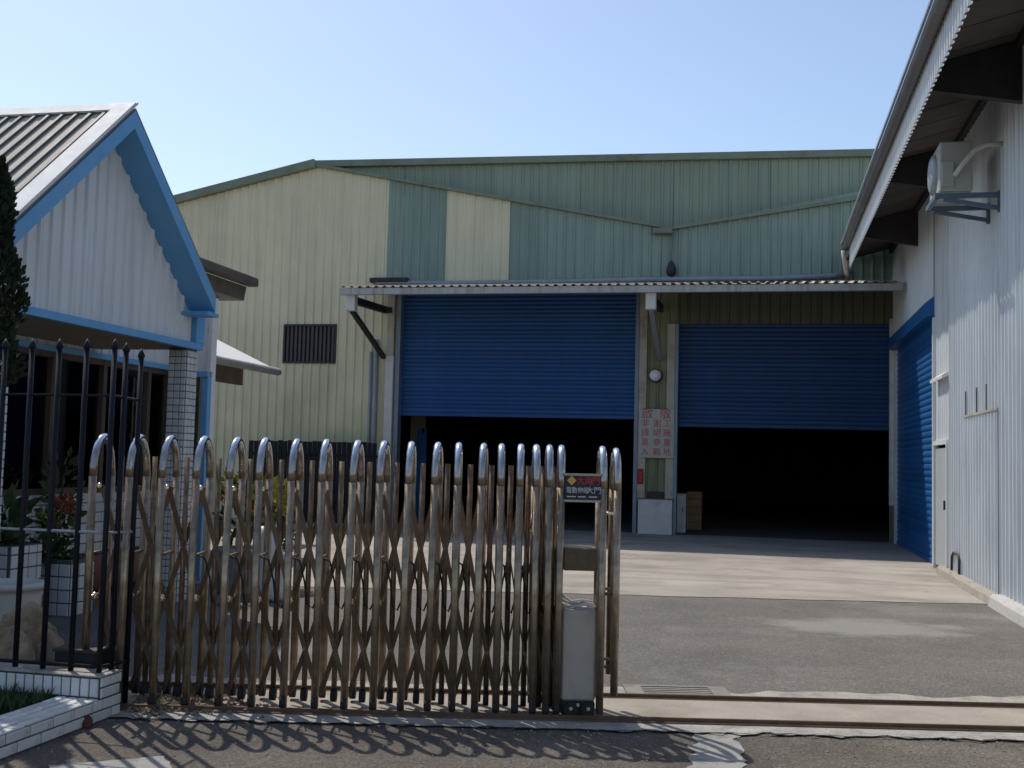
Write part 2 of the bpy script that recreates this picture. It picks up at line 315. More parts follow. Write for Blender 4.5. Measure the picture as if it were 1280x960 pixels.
# ribbed sheet: columns along u from u0 to u1, bottom zb(u) and top zt(u); w is outward
def ribbed(O, U, W, u0, u1, zb, zt, pitch=0.2, h=0.022, flat=0.6, mb=None, V=(0, 0, 1)):
    O, U, W, V = Vector(O), Vector(U), Vector(W), Vector(V); mb = mb or MB()
    fb = zb if callable(zb) else (lambda u: zb); ft = zt if callable(zt) else (lambda u: zt)
    prof = []; a = (1 - flat) / 3
    k = math.floor(u0 / pitch)
    while k * pitch < u1 + pitch:
        for fr, hh in ((0, 0), (flat, 0), (flat + a, h), (flat + 2 * a, h)): prof.append(((k + fr) * pitch, hh))
        k += 1
    pts = []
    for (ua, ha), (ub, hb) in zip(prof, prof[1:]):
        if ub <= u0 or ua >= u1: continue
        for u in ((max(ua, u0)), (min(ub, u1))):
            t = (u - ua) / (ub - ua); q = (u, ha + (hb - ha) * t)
            if not pts or abs(pts[-1][0] - u) > 1e-5: pts.append(q)
    vs = []; fs = []
    for u, hh in pts:
        vs.append(O + U * u + W * hh + V * fb(u)); vs.append(O + U * u + W * hh + V * ft(u))
    for i in range(len(pts) - 1): fs.append((2 * i, 2 * i + 2, 2 * i + 3, 2 * i + 1))
    return mb.add(vs, fs)

def tilemesh(w, h, d):
    c = min(0.004, w * 0.1)
    mb = MB(); b = [(0, 0, 0), (w, 0, 0), (w, 0, h), (0, 0, h)]
    m = [(0, -d + c, 0), (w, -d + c, 0), (w, -d + c, h), (0, -d + c, h)]
    f = [(c, -d, c), (w - c, -d, c), (w - c, -d, h - c), (c, -d, h - c)]
    mb.add(b + m + f, [(i, (i + 1) % 4, 4 + (i + 1) % 4, 4 + i) for i in range(4)] + [(4 + i, 4 + (i + 1) % 4, 8 + (i + 1) % 4, 8 + i) for i in range(4)] + [(8, 9, 10, 11)])
    return mb.mesh('tile')
_tm = {}
def tiles(parent, O, U, W, wid, hei, tw, th, gap=0.008, mat='tile', bond=0.0, V=(0, 0, 1), d=0.012, skip=None):
    """tile pieces on the face with corner O, U along, V up, W outward; each one an object sharing a mesh"""
    O, U, W, V = Vector(O), Vector(U), Vector(W), Vector(V)
    j = 0; v = 0.0
    while v + th * 0.4 < hei:
        hh = min(th, hei - v) - gap
        u = -((j * bond) % 1.0) * tw
        while u < wid - 0.02:
            a = max(u, 0.0); b = min(u + tw, wid); ww = round(b - a - gap, 3)
            if ww > 0.015 and not (skip and skip(a, v)):
                key = (ww, round(hh, 3), d, mat)
                if key not in _tm: _tm[key] = tilemesh(ww, hh, d)
                o = link('tile', _tm[key], mat)
                p = O + U * (a + gap / 2) + V * (v + gap / 2) + W * (random.uniform(-0.0015, 0.0015))
                X, Y, Z = U, -W, V
                # local x->U, local -y->W, local z->V (mirror-safe because tile is symmetric)
                m = Matrix(((X.x, Y.x, Z.x, p.x), (X.y, Y.y, Z.y, p.y), (X.z, Y.z, Z.z, p.z), (0, 0, 0, 1)))
                if m.determinant() < 0:
                    p = p + U * ww; X = -U; m = Matrix(((X.x, Y.x, Z.x, p.x), (X.y, Y.y, Z.y, p.y), (X.z, Y.z, Z.z, p.z), (0, 0, 0, 1)))
                o.parent = parent
                par = parent.matrix_basis if parent.type == 'EMPTY' else Matrix.Identity(4)
                o.matrix_basis = par.inverted() @ m
            u += tw
        v += th; j += 1

def text(name, body, size, mat, parent, M4, extrude=0.002, sx=1.0, local=False):
    c = bpy.data.curves.new(name, 'FONT'); c.body = body; c.size = size; c.extrude = extrude; c.align_x = 'CENTER'; c.align_y = 'CENTER'; c.resolution_u = 3
    o = bpy.data.objects.new(name, c); COL.objects.link(o)
    dg = bpy.context.evaluated_depsgraph_get(); me = bpy.data.meshes.new_from_object(o.evaluated_get(dg))
    bpy.data.objects.remove(o); bpy.data.curves.remove(c)
    me.transform(M4 @ Matrix.Diagonal((sx, 1, 1, 1))); me.materials.clear()
    return link(name, me, mat, parent, local)

def jag(p, q, n, amp, seed):                      # wandering line between two ground points
    p, q = Vector(p), Vector(q); d = (q - p); nn = Vector((-d.y, d.x, 0)).normalized(); r = random.Random(seed); out = []
    for i in range(n + 1):
        t = i / n; out.append(p + d * t + nn * (amp * noise.noise((t * n * 0.35 + seed * 7.1, seed, 0)) * 2 + r.uniform(-amp, amp) * 0.35))
    return out
def sheet(name, edgeA, edgeB, z, mat, parent=None):        # strip between two polylines of equal length
    n = len(edgeA); mb = MB()
    mb.add([Vector((p.x, p.y, z)) for p in edgeA] + [Vector((p.x, p.y, z)) for p in edgeB], [(i, i + 1, n + i + 1, n + i) for i in range(n - 1)])
    return mb.obj(name, mat, parent)
def blob(name, outline, z, mat):
    mb = MB(); mb.add([Vector((p[0], p[1], z)) for p in outline], [tuple(range(len(outline)))]); return mb.obj(name, mat)

# ================================================================ GROUND
g = MB().add([(-600, -400, 0), (600, -400, 0), (600, 900, 0), (-600, 900, 0)], [(0, 1, 2, 3)]).obj('ground', 'road'); struct(g)
D_FRONT, D_BACK = 7.01, 7.70                       # rails
yA = jag(gp(-12, 7.95), gp(6.5, 7.95), 60, 0.05, 1); yB = [gp(-12 + 18.5 * i / 60, 13.9) for i in range(61)]
# yard asphalt reaches from the gate track to the concrete
struct(sheet('yard', yA, yB, 0.006, 'yard'))
cA = jag(gp(-14, 13.75), gp(7, 13.62), 80, 0.035, 2); cB = [Vector((-22 + 26 * i / 80, 25.9, 0)) for i in range(81)]
struct(sheet('concrete_apron', cA, cB, 0.012, 'apron'))
lA = jag(gp(-12, 7.74), gp(8, 7.74), 160, 0.004, 3); lB = jag(gp(-12, 8.0), gp(8, 8.06), 160, 0.10, 4)
struct(sheet('track_edge', lA, lB, 0.014, 'lip'))
# front concrete lip and crack, worn paint on the road
fA = jag(gp(-4, 6.79), gp(8, 6.79), 240, 0.035, 5); fB = [gp(-4 + 12 * i / 240, 6.985) for i in range(241)]
struct(sheet('front_lip', fA, fB, 0.012, 'lip'))
kA = jag(gp(-2.2, 6.775), gp(8, 6.775), 260, 0.03, 6)
kB = [p + GN * max(0.002, 0.012 + 0.045 * noise.noise((i * 0.23, 3, 0)) + 0.012 * noise.noise((i * 0.9, 8, 0))) for i, p in enumerate(kA)]
struct(sheet('road_crack', kA, kB, 0.014, 'crack'))
def crackline(p, q, n, amp, wid, z, seed, mat='crack', name='ground_crack'):
    a = jag(p, q, n, amp, seed); d = (Vector(q) - Vector(p)).normalized(); nn = Vector((-d.y, d.x, 0))
    b = [v + nn * max(0.0015, wid * (0.6 + 1.2 * noise.noise((i * 0.31, seed, 0)))) for i, v in enumerate(a)]
    return struct(sheet(name, a, b, z, mat))
crackline(gp(0.9, 6.7), gp(1.6, 5.2), 40, 0.05, 0.006, 0.004, 35)
def patch(name, pts, z, mat, seed):
    out = []
    for i, p in enumerate(pts):
        q = pts[(i + 1) % len(pts)]; a = Vector((p.x, p.y, 0)); b = Vector((q.x, q.y, 0)); n = max(3, int((b - a).length / 0.04))
        out += jag(a, b, n, 0.03, seed + i)[:-1]
    return struct(blob(name, out, z, mat))
patch('road_marking', [onz(868, 918), onz(922, 918), onz(934, 962), onz(950, 1050), onz(862, 1050), onz(860, 962)], 0.005, 'paint_old', 11)
patch('road_marking', [onz(150, 950), onz(205, 946), onz(230, 975), onz(260, 1060), onz(20, 1060), onz(60, 958)], 0.005, 'paint_old', 21)
# track: bed and two rails
tr = thing('gate_track', 'rusty twin rails set in a tan concrete strip for the folding gate', 'track', gp(0, 7.35), PSI)
mb = MB().box((-3.6, -0.33, -0.05), (8, 0.325, 0.016)); mb.obj('bed', 'bed', tr, True)
for dy in (D_FRONT - 7.35, D_BACK - 7.35):
    mb = MB().bbox((-3.6, dy - 0.028, -0.04), (8, dy + 0.028, 0.024), 0.006); mb.box((-3.6, dy - 0.009, 0.02), (8, dy + 0.009, 0.045)); mb.obj('rail', 'rail', tr, True)
# drain cover
dr = thing('drain_cover', 'rectangular steel drain cover with long slots beside the gate track', 'drain', gp(1.2, 7.92), PSI)
mb = MB()
for a, b in (((-0.36, -0.17), (0.36, -0.13)), ((-0.36, 0.13), (0.36, 0.17)), ((-0.36, -0.13), (-0.24, 0.13)), ((0.24, -0.13), (0.36, 0.13))): mb.box((a[0], a[1], 0.0), (b[0], b[1], 0.03))
mb.obj('frame', M('drain_steel', (0.21, 0.195, 0.18), 0.85, 0.0, spec=0.15, var=0.2, scale=8, dirt=(0.13, 0.1, 0.08)), dr, True)
for k in range(4): MB().box((-0.24, -0.105 + k * 0.06, 0.0), (0.24, -0.105 + k * 0.06 + 0.034, 0.027)).obj('bar', bpy.data.materials['drain_steel'], dr, True)
MB().box((-0.24, -0.13, -0.002), (0.24, 0.13, 0.008)).obj('pit', 'rubber', dr, True)

# ================================================================ FACTORY
FY = 25.7
fx = lambda px, py=300: ony(px, py, FY).x
pk = ony(395, 207, FY); vl = ony(840, 286, FY); lf = ony(225, 251, FY); rr = ony(1075, 239, FY)
sL = (pk.z - lf.z) / (pk.x - lf.x); sR = (vl.z - pk.z) / (vl.x - pk.x); s3 = (rr.z - vl.z) / (rr.x - vl.x)
XL, XR = -19.0, 9.0
def roofz(x):
    if x < pk.x: return pk.z - sL * (pk.x - x)
    if x < vl.x: return pk.z + sR * (x - pk.x)
    return min(vl.z + s3 * (x - vl.x), pk.z - 0.2)
tp1 = ony(395, 203, FY); tp2 = ony(1088, 189, FY)
def topz(x): return tp1.z + (tp2.z - tp1.z) * (x - tp1.x) / (tp2.x - tp1.x)
fac = thing('factory_building', 'large ribbed metal factory with cream and sage green cladding and two blue roller doors', 'factory', ((XL + XR) / 2, FY, 0))
ZC = ony(780, 350, FY).z                            # where the canopy meets the wall
d1a, d1b = fx(497, 520), fx(797, 520); d2a, d2b = fx(845, 535), fx(1112, 541)
zl2 = ony(950, 405, FY).z
O = (0, FY, 0); UX = (1, 0, 0); WF = (0, -1, 0)
yb = [XL]; xx = XL
b1, b2, b3 = fx(484.5), fx(558), fx(637)
def panels(x0, x1, zb, zt, mat, n):
    for i in range(n):
        a = x0 + (x1 - x0) * i / n; b = x0 + (x1 - x0) * (i + 1) / n
        ribbed((0, FY - 0.003 * (i % 2), 0), UX, WF, a, b + (0.02 if i < n - 1 else 0), zb, zt, 0.2235, 0.034, 0.62).obj('wall_panel', mat, fac)
# cream sheets left of the doors, with an opening for the louvre
wa, wb = ony(358, 408, FY), ony(418, 452, FY)
panels(XL, wa.x, 0, roofz, 'yellow', 9)
ribbed(O, UX, WF, wa.x, wb.x, 0, wb.z, 0.2235, 0.034, 0.62).obj('wall_panel', 'yellow', fac)
ribbed(O, UX, WF, wa.x, wb.x, wa.z, roofz, 0.2235, 0.034, 0.62).obj('wall_panel', 'yellow', fac)
panels(wb.x, b1, 0, roofz, 'yellow', 2)
panels(b1, d1a, 0, roofz, 'yellow', 1)
panels(d1a, b2, ZC - 0.2, roofz, 'green', 2)
# first stripe of green starts at b1: overlay the strip over the sliver of cream above the canopy
ribbed((0, FY - 0.006, 0), UX, WF, b1, d1a + 0.02, ZC - 0.05, roofz, 0.2235, 0.034, 0.62).obj('wall_panel', 'green', fac)
panels(b2, b3, ZC - 0.2, roofz, 'yellow', 2)
panels(b3, d1b, ZC - 0.2, roofz, 'green', 4)
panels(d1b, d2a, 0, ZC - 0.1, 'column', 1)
panels(d1b, d2a, ZC - 0.1, roofz, 'green', 1)
panels(d2a, XR, ZC - 0.1, roofz, 'green', 6)
panels(d2a, XR, zl2, ZC - 0.1, 'olive_shaded', 6)
panels(d2b, XR, 0, zl2, 'green', 4)
# taller wall set back behind the valley
for i in range(9):
    a = pk.x + (XR - pk.x) * i / 9; b = pk.x + (XR - pk.x) * (i + 1) / 9
    ribbed((0, FY + 0.35, 0), UX, WF, a, b + 0.01, vl.z - 1.2, topz, 0.2235, 0.034, 0.62).obj('upper_panel', 'green2', fac)
# roof edges: trims follow the gables
def trimbar(p, q, w_, h_, mat, y, name='roof_trim'):
    MB().bar((p[0], y, p[1]), (q[0], y, q[1]), w_, h_).obj(name, mat, fac)
trimbar((XL, roofz(XL) + 0.03), (pk.x + 0.02, pk.z + 0.03), 0.22, 0.20, 'greentrim', FY - 0.06)
trimbar((pk.x, pk.z + 0.0), (vl.x, vl.z + 0.0), 0.14, 0.07, 'greentrim', FY - 0.05)
trimbar((vl.x, vl.z), (XR, roofz(XR)), 0.14, 0.07, 'greentrim', FY - 0.05)
trimbar((pk.x - 0.1, topz(pk.x) + 0.03), (XR, topz(XR) + 0.03), 0.26, 0.16, 'greentrim', FY + 0.33)
# body of the hall: sides, back, roof
mb = MB(); YB = 52
mb.box((XL, FY + 0.02, 0), (XL + 0.1, YB, roofz(XL))); mb.box((XR, FY + 0.02, 0), (XR + 0.1, YB, roofz(XR))); mb.box((XL, YB, 0), (XR, YB + 0.1, 9.2))
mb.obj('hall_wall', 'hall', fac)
mb = MB()
for (xa, xb) in ((XL, pk.x), (pk.x, vl.x), (vl.x, XR)):
    mb.add([(xa, FY + 0.37, roofz(xa) - 0.02), (xb, FY + 0.37, roofz(xb) - 0.02), (xb, YB, roofz(xb) - 0.02), (xa, YB, roofz(xa) - 0.02)], [(0, 1, 2, 3)])
    mb.add([(xa, FY - 0.002, roofz(xa) - 0.05), (xb, FY - 0.002, roofz(xb) - 0.05), (xb, FY + 0.38, roofz(xb) - 0.05), (xa, FY + 0.38, roofz(xa) - 0.05)], [(0, 1, 2, 3)])
mb.add([(pk.x, FY + 0.4, topz(pk.x)), (XR, FY + 0.4, topz(XR)), (XR, YB, topz(XR)), (pk.x, YB, topz(pk.x))], [(0, 1, 2, 3)])
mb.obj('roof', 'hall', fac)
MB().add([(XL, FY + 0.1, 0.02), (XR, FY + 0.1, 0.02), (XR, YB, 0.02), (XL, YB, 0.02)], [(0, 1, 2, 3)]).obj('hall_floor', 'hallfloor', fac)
# partition inside the left door
q = ony(531, 540, FY + 2.0)
MB().box((d1a - 0.3, FY + 2.0, 0), (q.x, FY + 2.1, 4.2)).obj('partition', M('partition_tan', (0.22, 0.16, 0.11), 0.7), fac)
mb = MB(); mb.box((d1a - 0.1, FY + 1.96, 0), (d1a + 0.0, FY + 2.02, 2.35)); mb.box((q.x - 0.06, FY + 1.96, 0), (q.x + 0.06, FY + 2.02, 2.35)); mb.box((d1a, FY + 1.96, 2.25), (q.x, FY + 2.02, 2.35)); mb.obj('inner_door_frame', 'blueR', fac)

# louvre window
lw = MB(); t_ = 0.05
lw.box((wa.x - t_, FY - 0.05, wb.z - t_), (wa.x, FY + 0.06, wa.z + t_)); lw.box((wb.x, FY - 0.05, wb.z - t_), (wb.x + t_, FY + 0.06, wa.z + t_))
lw.box((wa.x, FY - 0.05, wa.z), (wb.x, FY + 0.06, wa.z + t_)); lw.box((wa.x, FY - 0.05, wb.z - t_), (wb.x, FY + 0.06, wb.z))
lo = lw.obj('window', 'dark', fac)
MB().box((wa.x, FY + 0.05, wb.z), (wb.x, FY + 0.07, wa.z)).obj('pane', M('louvre_glass', (0.06, 0.055, 0.06), 0.3), lo)
nb = 12
for i in range(nb):
    x = wa.x + (wb.x - wa.x) * (i + 0.5) / nb
    MB().box((x - 0.028, FY - 0.02, wb.z), (x + 0.028, FY + 0.03, wa.z)).obj('bar', M('louvre_bar', (0.075, 0.065, 0.065), 0.6) if i == 0 else bpy.data.materials['louvre_bar'], lo)

# roller shutters: slats are single pieces
def slatmesh(wid, h, d=0.02):
    mb = MB(); n = 6; vs = []
    for k in range(n + 1):
        t = k / n; vs.append((0, -d * math.sin(math.pi * t) - 0.002, h * t * 1.04))
    vs2 = [(wid, y, z) for _, y, z in vs]
    mb.add(vs + vs2, [(i, n + 1 + i, n + 2 + i, i + 1) for i in range(n)]); mb.sm = True
    return mb.mesh('slat')
def shutter(parent, O, rot, wid, z0, z1, h, mat, name='roller_shutter'):
    n = int((z1 - z0) / h); me = slatmesh(wid, h)
    base = MB().bbox((0, -0.03, -0.09), (wid, 0.02, 0.0), 0.01); bm_ = base.mesh('bottom_bar'); mtx = Matrix.Translation(O) @ Matrix.Rotation(rot, 4, 'Z') @ Matrix.Translation((0, 0, z0))
    bm_.transform(mtx); root = link(name, bm_, mat, parent)
    for i in range(n + 1):
        o = link('slat', me, mat); o.parent = root; o.matrix_basis = Matrix.Translation(O) @ Matrix.Rotation(rot, 4, 'Z') @ Matrix.Translation((0, 0, z0 + i * h))
    return root
sb = ony(650, 522, FY + 0.12).z; sb2 = ony(980, 536, FY + 0.12).z
shutter(fac, (d1a, FY + 0.12, 0), 0, d1b - d1a, sb + 0.09, ZC + 0.1, 0.1, 'blue')
shutter(fac, (d2a, FY + 0.12, 0), 0, d2b - d2a, sb2 + 0.09, zl2 + 0.1, 0.1, 'blue_shaded')

# column between the doors: cream jambs, guide rails, white plinth
cxa, cxb = d1b, d2a
zj = ony(804, 625, FY).z
MB().bbox((cxa + 0.02, FY - 0.09, zj), (cxa + 0.2, FY + 0.1, ZC), 0.006).obj('jamb', 'jamb', fac)
MB().bbox((cxb - 0.22, FY - 0.09, zj), (cxb - 0.04, FY + 0.1, zl2), 0.006).obj('jamb', 'jamb', fac)
MB().bbox((cxa - 0.07, FY - 0.10, 0), (cxa + 0.017, FY + 0.16, ZC), 0.006).obj('guide_rail', 'jambblue', fac)
MB().bbox((cxb - 0.037, FY - 0.10, 0), (cxb + 0.04, FY + 0.16, zl2), 0.006).obj('guide_rail', 'jambblue', fac)
MB().bbox((cxa + 0.06, FY - 0.16, 0), (cxb - 0.045, FY + 0.05, zj + 0.02), 0.01).obj('plinth', 'postw', fac)
MB().bbox((cxa + 0.02, FY - 0.12, zj - 0.03), (cxb - 0.02, FY - 0.02, zj + 0.05), 0.01).obj('ledge', 'brown', fac)
MB().bbox((cxa + 0.24, FY - 0.07, zj + 0.05), (cxa + 0.62, FY + 0.0, zj + 0.2), 0.01).obj('conduit_box', 'dark', fac)
# left post of the big door
lpx = fx(488, 500); zb_ = ony(488, 445, FY).z
MB().bbox((lpx - 0.11, FY - 0.14, 0), (lpx + 0.09, FY + 0.02, zb_), 0.01).obj('post', 'postw', fac)
MB().bbox((lpx - 0.10, FY - 0.135, zb_), (lpx + 0.08, FY + 0.02, ZC), 0.01).obj('post', 'jamb', fac)
MB().bbox((d1a - 0.06, FY - 0.10, 0), (d1a + 0.04, FY + 0.16, ZC), 0.006).obj('guide_rail', 'jambblue', fac)
# right post with dark foot
rp = onx(1118, 500, 0.1); rpa, rpb = ony(1112, 500, FY - 0.1).x, ony(1124, 500, FY - 0.1).x; zf = ony(1118, 632, FY - 0.1).z
MB().bbox((rpa, FY - 0.14, zf), (rpb, FY + 0.02, zl2 + 0.1), 0.008).obj('post', 'postw', fac)
MB().bbox((rpa + 0.02, FY - 0.12, 0), (rpb - 0.02, FY + 0.0, zf), 0.008).obj('post_foot', 'brown', fac)
# downpipes and the pipe along the canopy
dpx = fx(470, 500)
MB().tube([(dpx, FY - 0.1, 0.3), (dpx, FY - 0.1, ony(470, 425, FY).z)], 0.055).obj('downpipe', 'pipe', fac)
MB().tube([(dpx - 0.14, FY - 0.07, 0.3), (dpx - 0.14, FY - 0.07, ony(462, 440, FY).z)], 0.035).obj('downpipe', 'pipe', fac)
pz = [(470, 353), (560, 354), (700, 352), (830, 349), (960, 348), (1040, 345), (1064, 340)]
MB().tube([ony(a, b, FY - 0.12) for a, b in pz], 0.06).obj('gutter_pipe', 'pipe', fac)
MB().bbox((fx(470, 353) - 0.1, FY - 0.2, ZC - 0.02), (fx(512, 353), FY - 0.02, ZC + 0.09), 0.01).obj('cable_tray', 'dark', fac)
vb = ony(829, 290, FY)
MB().bbox((vb.x - 0.22, FY - 0.22, vb.z - 0.07), (vb.x + 0.22, FY - 0.02, vb.z + 0.06), 0.015).obj('rain_box', 'greentrim', fac)
MB().tube([(vb.x + 0.22, FY - 0.1, vb.z), (ony(838, 320, FY).x, FY - 0.1, ony(838, 320, FY).z), (ony(838, 346, FY).x, FY - 0.1, ZC)], 0.03).obj('downpipe', 'greentrim', fac)
sp_ = ony(839, 337, FY - 0.15)
mb = MB().lathe((sp_.x, sp_.y, sp_.z), [(0.03, 0.2), (0.07, 0.14), (0.11, 0.03), (0.115, -0.06), (0.08, -0.14), (0.02, -0.15)], 12); mb.obj('rain_head', 'dark', fac)
# screws on the cladding lines (fine relief, joined)
sc = MB(); rnd = random.Random(3)
for i in range(150):
    x = -14 + i * 0.2235 * 0.78 * 1.0; x = round(x / 0.2235) * 0.2235 + 0.19
    for z in (5.9, 6.5, 7.1, 7.7):
        if z < roofz(x) - 0.1 and rnd.random() < 0.45:
            zz = z + rnd.uniform(-0.12, 0.12); s_ = rnd.uniform(0.005, 0.009); sc.box((x - s_, FY - 0.033, zz - s_ * 2), (x + s_, FY - 0.02, zz + s_))
o = sc.obj('screw_heads', 'screw', fac); o['kind'] = 'stuff'

# canopy over the doors
CY = 23.2
czf = ony(780, 360, CY).z; cxl = ony(425, 364, CY).x; cxr = 2.75
can = MB().bar((cxl, CY, czf - 0.03), (cxr, CY, czf - 0.03), 0.12, 0.14).obj('canopy', 'fascia', fac)
nrm = Vector((0, -(ZC - 0.12 - czf - 0.06), 0)).length
sl_ = Vector((0, FY - CY + 0.03, ZC - 0.1 - (czf + 0.05)))
L_ = sl_.length; sl_.normalize(); wn_ = Vector((0, -sl_.z, sl_.y))
for i in range(8):
    a = cxl + (cxr - cxl) * i / 8; b = cxl + (cxr - cxl) * (i + 1) / 8
    ribbed((0, CY - 0.09, czf + 0.05), UX, wn_, a, b, 0, L_ + 0.05, 0.19, 0.035, 0.45, V=sl_).obj('roof_sheet', 'canopytop', can)
for i in range(4):
    t = (i + 0.5) / 4; y = CY + (FY - CY) * t; z = czf + 0.0 + (ZC - 0.1 - czf) * t
    MB().bar((cxl + 0.05, y, z), (cxr - 0.05, y, z), 0.06, 0.08).obj('purlin', 'brown', can)
def bracket(x, bm_):
    mb = MB(); mb.bbox((x - 0.11, CY + 0.06, czf - 0.44), (x + 0.11, CY + 0.26, czf - 0.06), 0.015)
    b_ = mb.obj('bracket', 'postw', can)
    MB().bar((x, CY + 0.25, czf - 0.18), (x, FY - 0.03, czf - 0.1), 0.12, 0.16).obj('arm', 'dark', b_)
    MB().bar((x, CY + 0.2, czf - 0.42), (x, FY - 0.05, czf - 1.25), 0.10, 0.09).obj('brace', bm_, b_)
    return b_
bracket(ony(436, 385, CY).x, 'dark'); bracket(ony(813, 380, CY).x, 'pipe')
MB().bar((ony(436, 385, CY).x, FY - 0.2, czf - 0.12), (lpx, FY - 0.1, czf - 0.12), 0.1, 0.14).obj('arm', 'dark', can)

# notice board on the column
nb0, nb1 = ony(799, 511, FY - 0.12), ony(842, 573, FY - 0.12); nc = (nb0 + nb1) / 2; nw, nh = abs(nb1.x - nb0.x), nb0.z - nb1.z
ntc = thing('notice_board', 'white board of red painted Chinese characters fixed to the column between the roller doors', 'sign', (nc.x, FY - 0.1, nb1.z))
MB().bbox((nc.x - nw / 2, FY - 0.125, nb1.z), (nc.x + nw / 2, FY - 0.095, nb0.z), 0.004).obj('board', 'board', ntc)
RX = Matrix.Rotation(R(90), 4, 'X')
def tx(body, x, z, size, mat='redfaded', y=FY - 0.127, par=ntc): return text('lettering', body, size, mat, par, Matrix.Translation((x, y, z)) @ RX)
tx('啟', nc.x - nw * 0.27, nb0.z - nh * 0.105, nw * 0.34); tx('敬', nc.x + nw * 0.25, nb0.z - nh * 0.105, nw * 0.34)
for cx_, s_ in ((0.31, '工廠重地'), (0.02, '謝絕參觀'), (-0.32, '非請莫入')):
    for k, ch in enumerate(s_): tx(ch, nc.x + cx_ * nw, nb0.z - nh * (0.30 + 0.195 * k), nw * 0.235)
# small red plate and round lamp
a, b = ony(797, 586, FY - 0.1), ony(804, 605, FY - 0.1)
rpl = thing('warning_plate', 'small dark red upright plate below the notice board on the column', 'sign', ((a.x + b.x) / 2, FY - 0.09, b.z))
MB().bbox((a.x, FY - 0.115, b.z), (b.x, FY - 0.085, a.z), 0.003).obj('plate', 'plate', rpl)
for k in range(3):
    z = b.z + (a.z - b.z) * (0.25 + 0.25 * k); MB().box((a.x + 0.03, FY - 0.118, z - 0.04), (b.x - 0.03, FY - 0.112, z + 0.02)).obj('lettering', 'signwhite' if k == 9 else 'red', rpl)
lp = ony(819, 469, FY - 0.2)
lam = thing('wall_lamp', 'round white glass lamp on the ribbed column above the notice board', 'lamp', (lp.x, FY - 0.03, lp.z))
MB().tube([(lp.x, FY + 0.0, lp.z), (lp.x, FY - 0.1, lp.z)], 0.16, 14).obj('base', 'dark', lam)
mb = MB(); pr = [(0.06, -0.0), (0.13, 0.04), (0.135, 0.09), (0.10, 0.15), (0.04, 0.18), (0.005, 0.185)]
mb.lathe((0, 0, 0), pr, 16); me = mb.mesh('globe'); me.transform(Matrix.Translation((lp.x, FY - 0.09, lp.z)) @ Matrix.Rotation(R(90), 4, 'X')); link('globe', me, 'lampglass', lam)
# things in the hall doorway
a, b = ony(846, 617, FY + 0.6), ony(857, 655, FY + 0.6)
cbn = thing('steel_cabinet', 'pale low cabinet just inside the doorway beside the column', 'cabinet', ((a.x + b.x) / 2, FY + 0.8, 0.02))
MB().bbox((a.x - 0.3, FY + 0.6, 0.02), (b.x, FY + 1.1, a.z), 0.01).obj('body', 'postw', cbn)
MB().bbox((a.x - 0.28, FY + 0.585, 0.1), (b.x - 0.03, FY + 0.603, a.z - 0.05), 0.005).obj('door', 'signwhite', cbn)
MB().box((b.x - 0.08, FY + 0.565, 0.5), (b.x - 0.06, FY + 0.59, 0.6)).obj('handle', 'dark', cbn)
a, b = ony(859, 613, FY + 2.2), ony(877, 640, FY + 2.2)
cr_ = thing('wooden_crate', 'brown slatted crate standing in the dark doorway behind the pale cabinet', 'crate', ((a.x + b.x) / 2, FY + 2.4, 0.02))
for k in range(5):
    z = 0.02 + k * (a.z - 0.02) / 5; MB().box((a.x, FY + 2.2, z), (b.x, FY + 2.24, z + (a.z - 0.02) / 5 - 0.03)).obj('slat', 'crate', cr_)
MB().box((a.x, FY + 2.24, 0.02), (b.x, FY + 2.7, a.z - 0.03)).obj('body', 'crate', cr_)

# dark board fence against the cream wall
f0, f1 = ony(312, 548, FY - 0.7), ony(472, 552, FY - 0.7); nbd = 26
bf = thing('board_fence', 'tall dark upright boards standing along the cream ribbed wall', 'fence', ((f0.x + f1.x) / 2, FY - 0.7, 0))
for i in range(nbd):
    x = f0.x + (f1.x - f0.x) * i / nbd; MB().bbox((x, FY - 0.72 + random.uniform(-0.01, 0.01), 0.0), (x + (f1.x - f0.x) / nbd - 0.02, FY - 0.68, f0.z - 0.02 + random.uniform(-0.03, 0.0)), 0.004).obj('board', 'iron', bf)
for z in (0.5, 1.6): MB().bar((f0.x, FY - 0.65, z), (f1.x, FY - 0.65, z), 0.05, 0.06).obj('rail', 'dark', bf)

# ================================================================ WHITE WORKSHOP (right)
WX = 2.86
ws = thing('white_workshop', 'white corrugated metal workshop with deep eave and blue side shutter', 'workshop', (WX, 16, 0))
UY = (0, 1, 0); WL = (-1, 0, 0)
ysh0, ysh1 = onx(1169, 500, WX).y, 25.35           # roller door in the side wall
zsh = onx(1169, 375, WX).z
yd0, yd1 = onx(1188, 640, WX).y, onx(1171, 640, WX).y; zd = onx(1180, 556, WX).z
ZT = 7.4; y0 = 5.0
edges = [y0 + (yd0 - y0) * i / 14 for i in range(15)]
for i in range(14): ribbed((WX - 0.003 * (i % 2), 0, 0.1), UY, WL, edges[i], edges[i + 1] + 0.02, 0, ZT, 0.2, 0.028, 0.5).obj('wall_panel', 'whiteW', ws)
ribbed((WX, 0, 0), UY, WL, yd0, yd1, zd, ZT, 0.2, 0.012, 0.5).obj('wall_panel', 'whiteW', ws)
ribbed((WX, 0, 0), UY, WL, yd1, ysh0, 0.1, ZT, 0.2, 0.012, 0.5).obj('wall_panel', 'whiteW', ws)
ribbed((WX, 0, 0), UY, WL, ysh0, FY, zsh, ZT, 0.2, 0.028, 0.5).obj('wall_panel', 'whiteW', ws)
MB().box((WX, ysh1, 0), (WX + 0.1, FY, zsh)).obj('wall_panel', 'whiteW', ws)
